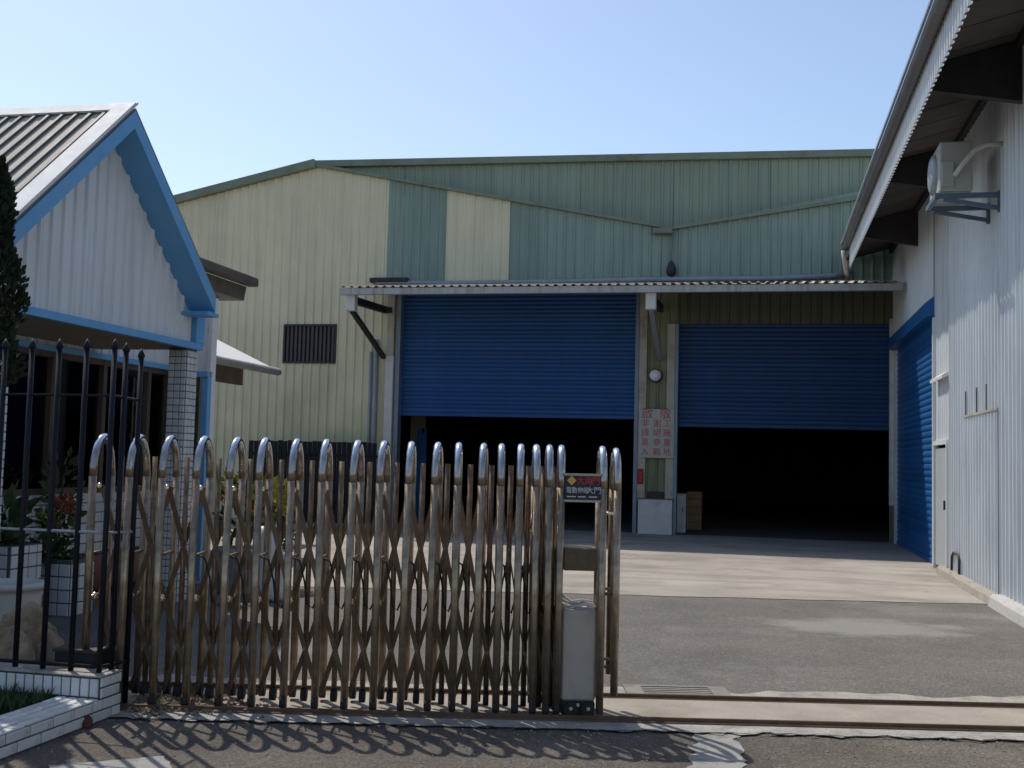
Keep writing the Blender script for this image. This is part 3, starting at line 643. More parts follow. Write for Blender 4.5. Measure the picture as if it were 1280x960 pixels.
# patched sheet with a seam
pa, pb = onx(1205, 521, WX - 0.035), onx(1247, 512, WX - 0.035)
ribbed((WX - 0.010, 0, 0), UY, WL, pb.y, pa.y, 0.12, pa.z, 0.2, 0.028, 0.5).obj('patch_sheet', 'whiteW', ws)
MB().bar((WX - 0.038, pb.y, pa.z + 0.0), (WX - 0.038, pa.y, pa.z + 0.0), 0.02, 0.03).obj('patch_flashing', 'jamb', ws)
for yy in (pa.y - 0.15, pa.y - 0.95, pa.y - 1.6): MB().box((WX - 0.04, yy, pa.z), (WX - 0.030, yy + 0.03, pa.z + 0.35)).obj('rust_slot', 'dark', ws)
# door
dm = MB(); dm.bbox((WX - 0.03, yd0 + 0.06, 0.08), (WX + 0.02, yd1 - 0.05, zd - 0.05), 0.008); dd = dm.obj('door', M('door_grey', (0.40, 0.42, 0.43), 0.5, var=0.05), ws)
mb = MB(); mb.box((WX - 0.06, yd0, 0.05), (WX + 0.03, yd0 + 0.058, zd)); mb.box((WX - 0.06, yd1 - 0.05, 0.05), (WX + 0.03, yd1, zd)); mb.box((WX - 0.06, yd0, zd), (WX + 0.03, yd1, zd + 0.07)); mb.obj('door_frame', 'white', dd)
MB().box((WX - 0.08, yd0 + 0.12, 1.0), (WX - 0.03, yd0 + 0.16, 1.14)).obj('handle', 'dark', dd)
a, b = onx(1172, 476, WX), onx(1188, 468, WX)
mb = MB(); mb.prism([(WX, b.y, a.z + 0.08), (WX - 0.12, b.y, a.z - 0.0), (WX - 0.12, b.y, a.z - 0.05), (WX, b.y, a.z - 0.0)], (0, a.y - b.y, 0)); mb.obj('rain_hood', 'white', ws)
# side shutter
mb = MB(); mb.prism([(WX - 0.14, ysh0 - 0.0, zsh - 0.27), (WX - 0.14, ysh0 - 0.0, zsh - 0.03), (WX, ysh0 - 0.0, zsh + 0.08), (WX + 0.1, ysh0, zsh + 0.08), (WX + 0.1, ysh0 - 0.0, zsh - 0.27)], (0, ysh1 + 0.1 - ysh0, 0)); 
rsb = shutter(ws, (WX + 0.06, ysh1, 0), R(-90), ysh1 - ysh0, 0.10, zsh, 0.115, 'blueR')
mb.obj('shutter_box', 'blueR', rsb)
MB().box((WX - 0.05, ysh0 - 0.07, 0.02), (WX + 0.09, ysh0, zsh - 0.3)).obj('guide_rail', 'white', rsb)
# body behind
mb = MB(); mb.box((WX + 0.2, y0, 0), (WX + 0.25, FY, ZT)); mb.box((WX + 0.05, y0 - 0.1, 0), (12, y0, 8)); mb.box((WX + 0.1, FY - 0.05, 0), (12, FY - 0.01, 8)); mb.box((12, y0, 0), (12.1, FY, 8)); mb.obj('inner_wall', 'hall', ws)
# eave: roof, fascia, gutter, soffit
EX = 1.83; e0 = 4.5; e1 = FY - 1.6
ez = onx(1125, 200, EX).z                         # lower edge of the fascia
ezt = ez + 0.50
ROOFP = math.tan(R(14))
rs_ = Vector((math.cos(R(14)), 0, math.sin(R(14))))
for i in range(8):
    a = e0 + (e1 + 1.4 - e0) * i / 8; b = e0 + (e1 + 1.4 - e0) * (i + 1) / 8
    ribbed((EX - 0.12, 0, ezt + 0.06), UY, (-rs_.z, 0, rs_.x), a, b, 0, 10.2, 0.2, 0.03, 0.5, V=rs_).obj('roof_sheet', 'fascia', ws)
for i in range(10):
    a = e0 + (e1 - e0) * i / 10; b = e0 + (e1 - e0) * (i + 1) / 10
    ribbed((EX, 0, 0), UY, WL, a, b, ez, ezt, 0.16, 0.03, 0.4).obj('fascia_sheet', 'white', ws)
mb = MB(); n = 7
prof = [(-0.02 - 0.075 + 0.075 * math.cos(math.pi + math.pi * k / n), ezt - 0.02 + 0.10 * math.sin(math.pi + math.pi * k / n)) for k in range(n + 1)]
vs = [(EX + x, e0, z) for x, z in prof] + [(EX + x, e1 + 0.15, z) for x, z in prof]
mb.add(vs, [(i, i + 1, n + 2 + i, n + 1 + i) for i in range(n)] + [tuple(range(n + 1)), tuple(range(n + 1, 2 * n + 2))]); mb.sm = True; mb.obj('gutter', M('gutter_grey', (0.17, 0.17, 0.18), 0.5, 0.3, var=0.15, dirt=(0.16, 0.08, 0.04), dscale=2), ws)
MB().bar((EX - 0.01, e0, ezt - 0.02), (EX - 0.01, e1, ezt - 0.02), 0.05, 0.09).obj('rust_strip', 'rail', ws)
MB().bar((EX - 0.19, e0, ezt + 0.0), (EX - 0.19, e1 + 0.1, ezt + 0.0), 0.03, 0.04).obj('gutter_rim', M('gutter_rim_blue', (0.30, 0.36, 0.42), 0.4, 0.3), ws)
nsb = 30
for i in range(nsb):
    a = e0 + (FY - e0) * i / nsb; b = e0 + (FY - e0) * (i + 1) / nsb - 0.03
    p = [(EX + 0.03, a, ez + 0.42), (WX, a, ez + 0.42 + ROOFP * (WX - EX)), (WX, a, ez + 0.44 + ROOFP * (WX - EX)), (EX + 0.03, a, ez + 0.44)]
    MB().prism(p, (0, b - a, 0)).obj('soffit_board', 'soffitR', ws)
for y in (e0 + 0.5, 9.0, 13.2, 17.4, 21.6):
    p = [(EX + 0.05, y, ez + 0.12), (WX, y, ez - 0.05), (WX, y, ez + 0.41 + ROOFP * (WX - EX)), (EX + 0.05, y, ez + 0.41)]
    MB().prism(p, (0, 0.12, 0)).obj('eave_beam', 'dark', ws)
MB().bar((WX - 0.06, y0, ez + 0.36 + ROOFP * (WX - EX)), (WX - 0.06, FY, ez + 0.36 + ROOFP * (WX - EX)), 0.08, 0.1).obj('wall_plate', 'dark', ws)
MB().tube([(EX - 0.15, e1 + 0.0, ezt - 0.15), (EX - 0.1, e1 + 0.02, ez - 0.05), (EX + 0.0, e1 + 0.6, czf + 0.4)], 0.05).obj('downpipe', 'jamb', ws)
# kerb along the wall
def kerbpiece(name, a, b, mat, h, ins):
    n = 14; mb = MB(); rows = []
    for i in range(n + 1):
        y = a + (b - a) * i / n; jn = lambda s: 0.018 * noise.noise((y * 2.1, s, 0))
        rows.append([(2.68 + ins + jn(1), y, 0), (2.70 + ins + jn(2), y, h * 0.75 + jn(3)), (2.735 + ins + jn(4), y, h + jn(5) * 0.6), (WX + 0.04, y, h + jn(6) * 0.4)])
    vs = [v for r_ in rows for v in r_]
    fs = [(4 * i + k, 4 * i + k + 1, 4 * i + 5 + k, 4 * i + 4 + k) for i in range(n) for k in range(3)] + [(0, 1, 2, 3), (4 * n, 4 * n + 1, 4 * n + 2, 4 * n + 3)]
    mb.add(vs, fs); return struct(mb.obj(name, mat))
kerbpiece('kerb', 14.45, 18.6, 'kerb', 0.13, 0.02)
kerbpiece('kerb', 5.0, 14.42, 'kerb_white', 0.15, 0.0)
# bent steel rod against the wall
hk = onx(1196, 715, WX - 0.05)
rod = MB().tube([(WX - 0.05, hk.y + 0.45, 0.1), (WX - 0.05, hk.y + 0.42, 0.34), (WX - 0.05, hk.y + 0.3, 0.4), (WX - 0.05, hk.y - 0.1, 0.4), (WX - 0.05, hk.y - 0.2, 0.34), (WX - 0.05, hk.y - 0.2, 0.1)], 0.018, 6).obj('bent_rod', 'dark')
tag(rod, 'small bent dark steel rod standing on the kerb at the white wall', 'rod')

# air conditioner on a bracket
ac0 = onx(1216, 238, WX - 0.34); ay = ac0.y; azb = ac0.z
ac = thing('air_conditioner', 'outdoor air conditioner unit on a steel bracket high on the white wall', 'air conditioner', (WX - 0.45, ay + 0.4, azb))
x0_, x1_ = WX - 0.72, WX - 0.34
MB().bbox((x0_, ay, azb), (x1_, ay + 0.85, azb + 0.62), 0.015).obj('casing', 'acwhite', ac)
mb = MB(); mb.lathe((0, 0, 0), [(0.26, 0.0), (0.25, 0.03), (0.2, 0.055), (0.1, 0.07), (0.02, 0.072)], 20); me = mb.mesh('fan_grille'); me.transform(Matrix.Translation((x0_ - 0.0, ay + 0.45, azb + 0.31)) @ Matrix.Rotation(R(-90), 4, 'Y')); link('fan_grille', me, 'pipe', ac)
MB().bbox((x0_ + 0.02, ay - 0.035, azb + 0.06), (x0_ + 0.16, ay + 0.0, azb + 0.36), 0.006).obj('valve_cover', 'acwhite', ac)
br = MB(); 
for yy in (ay + 0.05, ay + 0.75): br.bar((WX, yy, azb - 0.05), (x0_ - 0.05, yy, azb - 0.05), 0.05, 0.06)
br.bar((x0_ - 0.03, ay + 0.0, azb - 0.05), (x0_ - 0.03, ay + 0.8, azb - 0.05), 0.05, 0.06); b_ = br.obj('bracket', 'acblue', ac)
for yy in (ay + 0.05, ay + 0.75): MB().bar((WX, yy, azb - 0.22), (x0_ + 0.05, yy, azb - 0.09), 0.04, 0.05).obj('brace', 'acblue', b_)
for yy in (ay + 0.05, ay + 0.75): MB().box((WX - 0.045, yy - 0.03, azb - 0.26), (WX - 0.005, yy + 0.03, azb - 0.0)).obj('wall_plate', 'acblue', b_)
MB().tube([(x0_ + 0.16, ay - 0.03, azb + 0.18), (x0_ + 0.26, ay - 0.09, azb + 0.32), (x1_, ay - 0.11, azb + 0.47), (x1_ + 0.15, ay - 0.09, azb + 0.54), (WX - 0.0, ay - 0.06, azb + 0.55)], 0.03).obj('hose', 'hose', ac)

# ================================================================ OFFICE WITH GABLED PORCH (left)
GX = -6.05
gp0, gp1 = onx(6, 550, -6.04).y - 0.02, 11.2                             # porch front, near and far
pky = onx(170, 138, GX + 0.30); gzb = 2.75
ofc = thing('office_building', 'white gabled office with sky blue trim and tiled porch pillars', 'office', (-8.5, 9.9, 0))
PY, PZ = pky.y, pky.z
eR = onx(270, 372, GX + 0.30); slope = (PZ - eR.z) / (eR.y - PY)
hz = lambda y: PZ - 0.16 - slope * abs(y - PY)
nP = 5
for i in range(nP):
    a = gp0 - 0.15 + (gp1 + 0.03 - gp0 + 0.15) * i / nP; b = gp0 - 0.15 + (gp1 + 0.03 - gp0 + 0.15) * (i + 1) / nP
    ribbed((GX, 0, 0), UY, (1, 0, 0), a, b, gzb, lambda y: max(hz(y), gzb + 0.1), 0.165, 0.024, 0.7).obj('gable_panel', 'white', ofc)
MB().bar((GX + 0.03, gp0 - 0.15, gzb + 0.0), (GX + 0.03, gp1 + 0.05, gzb + 0.0), 0.08, 0.07).obj('sill_trim', 'trim', ofc)
MB().bbox((GX - 0.02, gp1 - 0.13, gzb + 0.037), (GX + 0.078, gp1 + 0.052, eR.z - 0.1), 0.006).obj('corner_trim', 'trim', ofc)
# bargeboards
ov = GX + 0.30
def barge(ya, za, yb2, zb2):
    dz = 0.17
    mb = MB(); mb.prism([(GX + 0.0, ya, za), (GX + 0.0, yb2, zb2), (GX + 0.0, yb2, zb2 - dz), (GX + 0.0, ya, za - dz)], (ov - GX, 0, 0)); return mb
yL = gp0 - 0.45
barge(PY, PZ, yL, PZ - slope * (PY - yL)).obj('bargeboard', 'trim', ofc)
barge(PY, PZ - 0.005, eR.y, eR.z).obj('bargeboard', 'trim', ofc)
MB().bbox((GX - 4, eR.y - 0.2, eR.z - 0.215), (ov + 0.02, eR.y + 0.05, eR.z - 0.172), 0.006).obj('eave_trim', 'trim', ofc)
# roof: sheets with raised ribs, white edge flashing and ridge cap
lenS = (PY - yL); sv = Vector((0, -1, -slope)).normalized(); nrmS = Vector((0, -slope, 1)).normalized(); LS = lenS / abs(sv.y)
for i in range(7):
    a = -14 + (14 + ov) * i / 7; b = -14 + (14 + ov) * (i + 1) / 7
    MB().add([Vector((a, PY, PZ + 0.02)), Vector((b, PY, PZ + 0.02)), Vector((b, PY, PZ + 0.02)) + sv * LS, Vector((a, PY, PZ + 0.02)) + sv * LS], [(0, 1, 2, 3)]).obj('roof_sheet', 'rooflit', ofc)
k = 0; x = ov - 0.26
while x > -11:
    p = Vector((x, PY, PZ + 0.02)); MB().bar(p, p + sv * LS, 0.03, 0.055, up=nrmS).obj('roof_rib', 'ribgreen', ofc); x -= 0.148
p = Vector((ov - 0.085, PY, PZ + 0.045)); MB().bar(p + nrmS * 0.02, p + nrmS * 0.02 + sv * LS, 0.19, 0.03, up=nrmS).obj('edge_flashing', 'flash', ofc)
MB().bar(Vector((-14, PY, PZ + 0.06)) + sv * 0.05, Vector((ov + 0.01, PY, PZ + 0.06)) + sv * 0.05, 0.15, 0.02, up=nrmS).obj('ridge_cap', 'flash', ofc)
sv2 = Vector((0, 1, -slope)).normalized(); LS2 = (eR.y - PY) / sv2.y
MB().add([Vector((-14, PY, PZ + 0.02)), Vector((ov, PY, PZ + 0.02)), Vector((ov, PY, PZ + 0.02)) + sv2 * LS2, Vector((-14, PY, PZ + 0.02)) + sv2 * LS2], [(0, 1, 2, 3)]).obj('roof_sheet', 'rooflit', ofc)
# porch ceiling
OX = -7.3; YS = 12.9
MB().box((OX, gp0 - 0.1, gzb - 0.02), (GX - 0.005, gp1 + 0.1, gzb + 0.03)).obj('porch_ceiling', 'soffit', ofc)
# tiled pillars
for (ya, yb3) in ((gp1 - 0.2, gp1 + 0.02), (gp0 - 0.2, gp0 + 0.02)):
    pl = MB().box((GX - 0.2, ya, 0), (GX + 0.01, yb3, gzb - 0.03)).obj('pillar', 'grout', ofc)
    tiles(pl, (GX - 0.2, ya, 0.0), (1, 0, 0), (0, -1, 0), 0.21, gzb - 0.04, 0.073, 0.075, 0.009, 'tile')
    tiles(pl, (GX + 0.01, ya, 0.0), (0, 1, 0), (1, 0, 0), yb3 - ya, gzb - 0.04, 0.073, 0.075, 0.009, 'tile')
# recessed front: band, windows, knee wall
zb0 = 2.65
for i in range(5):
    a = 6.5 + (YS - 6.5) * i / 5; b = 6.5 + (YS - 6.5) * (i + 1) / 5
    ribbed((OX, 0, 0), UY, (1, 0, 0), a, b, zb0, 4.2 if b > gp1 else 2.95, 0.165, 0.02, 0.7).obj('wall_band', 'white', ofc)
MB().bar((OX + 0.03, 6.5, zb0), (OX + 0.03, YS, zb0), 0.07, 0.06).obj('band_trim', 'trim', ofc)
KW = 1.12
kw = MB().box((OX - 0.1, 6.5, 0), (OX + 0.02, YS, KW)).obj('knee_wall', 'grout', ofc)
tiles(kw, (OX + 0.02, 8.4, 0.45), (0, 1, 0), (1, 0, 0), YS - 8.4, KW - 0.45, 0.14, 0.112, 0.010, 'tile')
MB().bbox((OX - 0.02, 6.5, 0.08), (OX + 0.32, YS - 0.02, 0.43), 0.02).obj('granite_bench', 'maroon', ofc)
wy = [6.6, 8.0, 8.75, 9.5, 10.45, 11.4, 12.35, YS - 0.03]
for i in range(len(wy) - 1):
    a, b = wy[i], wy[i + 1]
    fr = MB(); fr.box((OX - 0.08, a, KW), (OX + 0.02, a + 0.07, zb0 - 0.02)); fr.box((OX - 0.08, a + 0.07, zb0 - 0.09), (OX + 0.015, b, zb0 - 0.02)); fr.box((OX - 0.08, a + 0.07, KW), (OX + 0.015, b, KW + 0.06))
    wnd = fr.obj('window', 'wood', ofc)
    MB().box((OX - 0.05, a + 0.07, KW + 0.06), (OX - 0.042, b, zb0 - 0.09)).obj('pane', 'glass', wnd)
MB().box((OX - 0.08, YS - 0.07, KW), (OX + 0.022, YS, zb0)).obj('window_post', 'wood', ofc)
for a, b in ((8.05, 8.4), (9.0, 9.35), (10.5, 10.62)):
    ribbed((OX - 0.35, 0, 0), UY, (1, 0, 0), a, b, 0.9, 2.55, 0.11, 0.035, 0.3).obj('curtain', 'curtain', ofc)
mb = MB(); mb.box((-11.5, 6.5, 0), (-11.4, YS, 3)); mb.box((-11.5, 6.4, 0), (OX, 6.5, 3)); mb.box((-11.5, YS + 0.12, 0), (-6.95, YS + 0.2, 3)); mb.box((-11.5, 6.4, 2.9), (OX - 0.12, YS + 0.15, 2.96)); mb.obj('room_wall', 'room', ofc)
# step-out at the far end: white band, blue post, dark glazing
cx2 = ony(264, 430, YS).x
ztop = ony(262, 372, YS).z; zst = ony(255, 468, YS).z
ribbed((0, YS, 0), UX, WF, OX, cx2, zst, ztop, 0.165, 0.02, 0.7).obj('wall_band', 'white', ofc)
MB().bar((OX, YS - 0.03, zst), (cx2 - 0.002, YS - 0.03, zst), 0.06, 0.07).obj('band_trim', 'trim', ofc)
MB().bbox((cx2 - 0.085, YS - 0.04, 0), (cx2 + 0.0, YS + 0.05, zst - 0.035), 0.006).obj('corner_post', 'trim', ofc)
MB().bbox((cx2 - 0.06, YS - 0.02, zst + 0.03), (cx2 + 0.02, YS + 0.1, ztop), 0.006).obj('corner_post', 'flash', ofc)
mb = MB(); mb.box((OX + 0.03, YS, 1.0), (cx2 - 0.085, YS + 0.04, 1.06)); mb.box((OX + 0.25, YS, 1.06), (OX + 0.29, YS + 0.04, zst)); wnd = mb.obj('window', 'wood', ofc)
MB().box((OX + 0.03, YS + 0.015, 1.06), (cx2 - 0.085, YS + 0.025, zst - 0.03)).obj('pane', 'glass', wnd)
kw2 = MB().box((OX + 0.03, YS - 0.01, 0), (cx2 - 0.087, YS + 0.1, 1.0)).obj('knee_wall', 'grout', ofc)
tiles(kw2, (OX + 0.03, YS - 0.01, 0.0), (1, 0, 0), (0, -1, 0), cx2 - OX - 0.13, 1.0, 0.14, 0.112, 0.010, 'tile')
MB().box((cx2 - 0.04, YS + 0.06, 0), (cx2 - 0.005, YS + 0.16, ztop)).obj('side_wall', 'white', ofc)
MB().box((-11.5, YS + 0.01, ztop), (cx2, YS + 0.15, ztop + 0.05)).obj('flat_roof', 'ribgreen', ofc)

# annex behind with two eaves
an = thing('annex_building', 'low annex behind the office with grey eave and lean-to awning', 'annex', (-11.5, 17, 0))
MB().box((-14, 14, 0), (-10.9, 19, 4.8)).obj('wall', 'jamb', an)
ue = ony(318, 352, 18.5)
mb = MB(); yn = 12.95
# upper eave: slab with box gutter, running along the yard
mb.prism([(ue.x - 1.9, yn + 1, ue.z + 0.75), (ue.x - 0.02, yn + 1, ue.z + 0.0), (ue.x - 0.02, yn + 1, ue.z - 0.06), (ue.x - 1.9, yn + 1, ue.z + 0.68)], (0, 18.5 - yn - 1, 0)); mb.obj('roof_sheet', 'canopytop', an)
MB().bbox((ue.x - 0.12, yn + 1, ue.z - 0.10), (ue.x + 0.08, 18.52, ue.z + 0.06), 0.02).obj('gutter', 'soffitR', an)
MB().prism([(ue.x - 0.1, yn + 1, ue.z - 0.11), (ue.x - 0.14, yn + 1, ue.z - 0.36), (ue.x - 1.2, yn + 1, ue.z - 0.36), (ue.x - 1.2, yn + 1, ue.z - 0.11)], (0, 18.4 - yn - 1, 0)).obj('eave_soffit', 'soffitR', an)
la = ony(345, 462, 20.4)
mb = MB(); mb.prism([(la.x - 1.3, yn + 1, la.z + 0.6), (la.x, yn + 1, la.z), (la.x, yn + 1, la.z - 0.04), (la.x - 1.3, yn + 1, la.z + 0.56)], (0, 20.4 - yn - 1, 0)); mb.obj('awning_sheet', 'flash', an)
MB().tube([(la.x + 0.03, yn + 1, la.z - 0.04), (la.x + 0.03, 20.45, la.z - 0.04)], 0.075, 8).obj('gutter', 'fascia', an)
MB().prism([(la.x - 0.45, yn + 1, la.z - 0.02), (la.x - 0.45, yn + 1, la.z - 0.35), (la.x - 0.52, yn + 1, la.z - 0.35), (la.x - 0.52, yn + 1, la.z - 0.02)], (0, 19.9 - yn - 1, 0)).obj('awning_beam', 'brown', an)

# ================================================================ LOW TILED WALL, BED, IRON FENCE
lw_ = thing('tiled_wall', 'low white tiled wall carrying the black iron fence', 'wall', (-5.5, 6.1, 0))
WXR = -3.79; WY0, WY1 = 6.05, 6.27; WH = 0.255
MB().box((-9, WY0, 0), (WXR, WY1, WH)).obj('core', 'groutl', lw_)
tiles(lw_, (-9, WY0, 0.135), (1, 0, 0), (0, -1, 0), 9 + WXR, WH - 0.135, 0.062, 0.115, 0.009, 'tile2')
tiles(lw_, (WXR, 5.98, 0.0), (0, 1, 0), (1, 0, 0), WY1 - 5.98, 0.13, 0.2, 0.064, 0.009, 'tile2', bond=0.5)
tiles(lw_, (WXR, WY0, 0.13), (0, 1, 0), (1, 0, 0), WY1 - WY0, WH - 0.13, 0.2, 0.064, 0.009, 'tile2', bond=0.5)
MB().bbox((-9, WY0 - 0.012, WH), (WXR + 0.012, WY1, WH + 0.012), 0.004).obj('coping', 'lip', lw_)
lb = thing('tiled_bed_edging', 'low white tiled edging with broad tiled top round a grass bed', 'edging', (-3.9, 5.2, 0))
MB().box((-4.06, 2.5, 0), (WXR, WY0 - 0.002, 0.125)).obj('core', 'groutl', lb)
tiles(lb, (WXR, 2.5, 0.0), (0, 1, 0), (1, 0, 0), 5.978 - 2.5, 0.125, 0.2, 0.064, 0.009, 'tile2', bond=0.5)
tiles(lb, (WXR + 0.012, 2.5, 0.125), (0, 1, 0), (0, 0, 1), WY0 - 2.515, 0.272, 0.26, 0.068, 0.012, 'tile2', bond=0.35, V=(-1, 0, 0))
struct(MB().box((-9, 2.5, 0), (-4.06, WY0 - 0.001, 0.085)).obj('soil_bed', 'soil'))
gr = MB(); rg = random.Random(5)
for i in range(3800):
    x = -4.07 - abs(rg.gauss(0, 0.5)); y = rg.uniform(4.6, WY0 - 0.02)
    if noise.noise((x * 3, y * 3, 4)) < -0.1: continue
    h = rg.uniform(0.04, 0.13); a = rg.uniform(0, 6.28); wv = 0.006; lx, ly = math.cos(a) * wv, math.sin(a) * wv; bx, by = rg.uniform(-0.05, 0.05), rg.uniform(-0.05, 0.05)
    gr.add([(x - lx, y - ly, 0.08), (x + lx, y + ly, 0.08), (x + bx * 0.5 + lx * 0.6, y + by * 0.5, 0.08 + h * 0.7), (x + bx, y + by, 0.08 + h)], [(0, 1, 2), (0, 2, 3)])
o = gr.obj('grass', 'leaf'); tag(o, 'short green weeds in the bed behind the tiled edging', 'grass'); o['kind'] = 'stuff'

fen = thing('iron_fence', 'black iron picket fence with spear tips on the low tiled wall', 'fence', (-5.5, 6.1, WH))
fxs = [-3.85 - 0.19 * k for k in range(0, 26)]
def picket(x, y, z0, z1):
    p = MB().tube([(x, y, z0), (x, y, z1 - 0.06)], 0.017, 8).obj('picket', 'iron', fen)
    MB().tube([(x, y, z1 - 0.065), (x, y, z1 - 0.055), (x, y, z1 - 0.04), (x, y, z1)], [0.012, 0.024, 0.022, 0.003], 8).obj('finial', 'iron', p)
for x in fxs: picket(x, 6.13, WH, 2.28)
picket(-3.845, 6.25, WH, 2.27); picket(-3.842, 6.42, 0.0, 2.25)
for z, r_ in ((1.93, 0.009), (1.10, 0.009), (0.30, 0.012)):
    MB().tube([(-9, 6.128, z), (-3.85, 6.128, z), (-3.843, 6.25, z - 0.004), (-3.84, 6.44, z - 0.012)], r_, 6).obj('rail', 'pipe' if z == 1.10 else 'iron', fen)  # middle rail is grey: a sun glint painted as its colour
# black trough on the wall, boulders, pots
a, b = onz(50, 838, WH + 0.01), onz(109, 836, WH + 0.01)
trg = thing('black_trough', 'small black trough standing on the low wall behind the pickets', 'trough', (-4.1, 6.4, 0.1))
mb = MB(); x0_, x1_ = -4.26, -3.97
mb.bbox((x0_, 6.28, 0.0), (x1_, 6.44, 0.36), 0.008); mb.obj('body', 'rubber', trg)
MB().bbox((x0_ - 0.01, 6.27, 0.345), (x1_ + 0.01, 6.45, 0.367), 0.004).obj('rim', 'dark', trg)
def rock(name, c, s, seed, mat, label, group=None):
    bm = bmesh.new(); bmesh.ops.create_icosphere(bm, subdivisions=4, radius=1)
    for v in bm.verts:
        n1 = noise.noise(v.co * 1.1 + Vector((seed, 0, 0))) * 0.38 + noise.noise(v.co * 2.7 + Vector((0, seed, 0))) * 0.14 + noise.noise(v.co * 6 + Vector((0, seed, 3))) * 0.07 + noise.noise(v.co * 15 + Vector((0, seed, 3))) * 0.035
        v.co *= (1 + n1); v.co = Vector((v.co.x * s[0], v.co.y * s[1], max(v.co.z * s[2], -s[2] * 0.8)))
    me = bpy.data.meshes.new(name); bm.to_mesh(me); bm.free()
    for p in me.polygons: p.use_smooth = True
    o = link(name, me, mat); o.location = c; return tag(o, label, 'rock', group)
def gpt(px, py, d):                                # place at gate-depth d through a pixel
    l, z = ong(px, py, d); return gp(l, d, z)
p = gpt(14, 812, 7.25); rock('boulder', (p.x, p.y, 0.22), (0.145, 0.14, 0.25), 2.3, 'rock', 'rounded tan boulder leaning behind the iron fence under the pale boulder')
p = gpt(30, 788, 7.6); rock('boulder', (p.x, p.y, 0.26), (0.20, 0.16, 0.27), 5.1, 'rock', 'wide pale boulder resting behind the other stones by the iron fence')
p = gpt(62, 800, 7.4); rock('boulder', (p.x, p.y, 0.18), (0.095, 0.11, 0.22), 8.7, 'rock', 'small tilted boulder beside the black trough')
p = onz(98, 908); rock('brick_lump', (p.x + 0.03, p.y, 0.028), (0.06, 0.045, 0.04), 3.3, 'rockred', 'small dark red stone lying at the foot of the tiled edging')
# ribbed white pot
pp = gpt(10, 770, 8.6); zt_ = ong(10, 727, 8.6)[1]
pt = thing('plant_pot', 'large ribbed white pot standing behind the boulders', 'pot', (pp.x, pp.y, 0))
rb_ = [(0.17, 0.0), (0.18, 0.02)] + [(0.19 + 0.045 * k / 14 + (0.006 if k % 2 else 0), 0.03 + (zt_ - 0.08) * k / 14) for k in range(15)] + [(0.255, zt_ - 0.05), (0.255, zt_), (0.235, zt_), (0.23, zt_ - 0.06)]
MB().lathe((pp.x, pp.y, 0), rb_, 24).obj('pot', 'pot', pt)
MB().tube([(pp.x, pp.y, zt_ - 0.09), (pp.x, pp.y, zt_ - 0.05)], 0.225, 16).obj('soil', 'soil', pt)

def foliage(c, rad, n, ls, seed, zs=1.0, up=0.3):
    r_ = random.Random(seed); mb = MB(); c = Vector(c)
    for i in range(n):
        v = Vector((r_.gauss(0, 1), r_.gauss(0, 1), r_.gauss(0, 1))).normalized() * (r_.random() ** 0.4)
        p = c + Vector((v.x * rad, v.y * rad, v.z * rad * zs))
        d = (v + Vector((r_.uniform(-.6, .6), r_.uniform(-.6, .6), up + r_.uniform(-.4, .6)))).normalized(); s = d.cross(Vector((r_.uniform(-1, 1), r_.uniform(-1, 1), 0.3))).normalized(); l = ls * r_.uniform(0.6, 1.3)
        mb.add([p, p + d * l * 0.5 + s * l * 0.22, p + d * l, p + d * l * 0.5 - s * l * 0.22], [(0, 1, 2, 3)])
    return mb
# planters under the porch
def planter(px0, px1, pyt, X, y1, label, ya, xw, name='tiled_planter'):
    zt2 = onx(px1, pyt, X).z
    t = thing(name, label, 'planter', (X - xw / 2, (ya + y1) / 2, 0), group='tiled planters in the porch')
    mb = MB(); mb.box((X - xw, ya, 0), (X, ya + 0.06, zt2)); mb.box((X - xw, y1 - 0.06, 0), (X, y1, zt2)); mb.box((X - xw, ya + 0.06, 0), (X - xw + 0.06, y1 - 0.06, zt2)); mb.box((X - 0.06, ya + 0.06, 0), (X, y1 - 0.06, zt2)); mb.box((X - xw + 0.06, ya + 0.06, 0), (X - 0.06, y1 - 0.06, zt2 - 0.06))
    mb.obj('core', 'grout', t)
    tiles(t, (X - xw, ya, 0), (1, 0, 0), (0, -1, 0), xw, zt2, 0.125, 0.125, 0.012, 'tile'); tiles(t, (X, ya, 0), (0, 1, 0), (1, 0, 0), y1 - ya, zt2, 0.125, 0.125, 0.012, 'tile')
    return t, zt2
t1, z1_ = planter(85, 105, 699, -6.42, 10.05, 'lower tiled planter box in the porch in front of the taller one', onx(87, 740, -6.42).y, 0.75)
pc = foliage((-6.75, 9.8, z1_ + 0.05), 0.22, 260, 0.10, 4, 0.5).obj('plant', 'leaf'); tag(pc, 'low green plant growing in the lower tiled planter', 'plant')
t2, z2_ = planter(52, 83, 676, -6.60, 9.45, 'taller tiled planter box with dark leaves and a red flower cluster beside it', 9.0, 0.9)
pc = foliage((-7.0, 9.2, z2_ + 0.04), 0.28, 300, 0.12, 9, 0.35).obj('plant', 'leaf'); tag(pc, 'dark low leaves filling the taller tiled planter', 'plant')
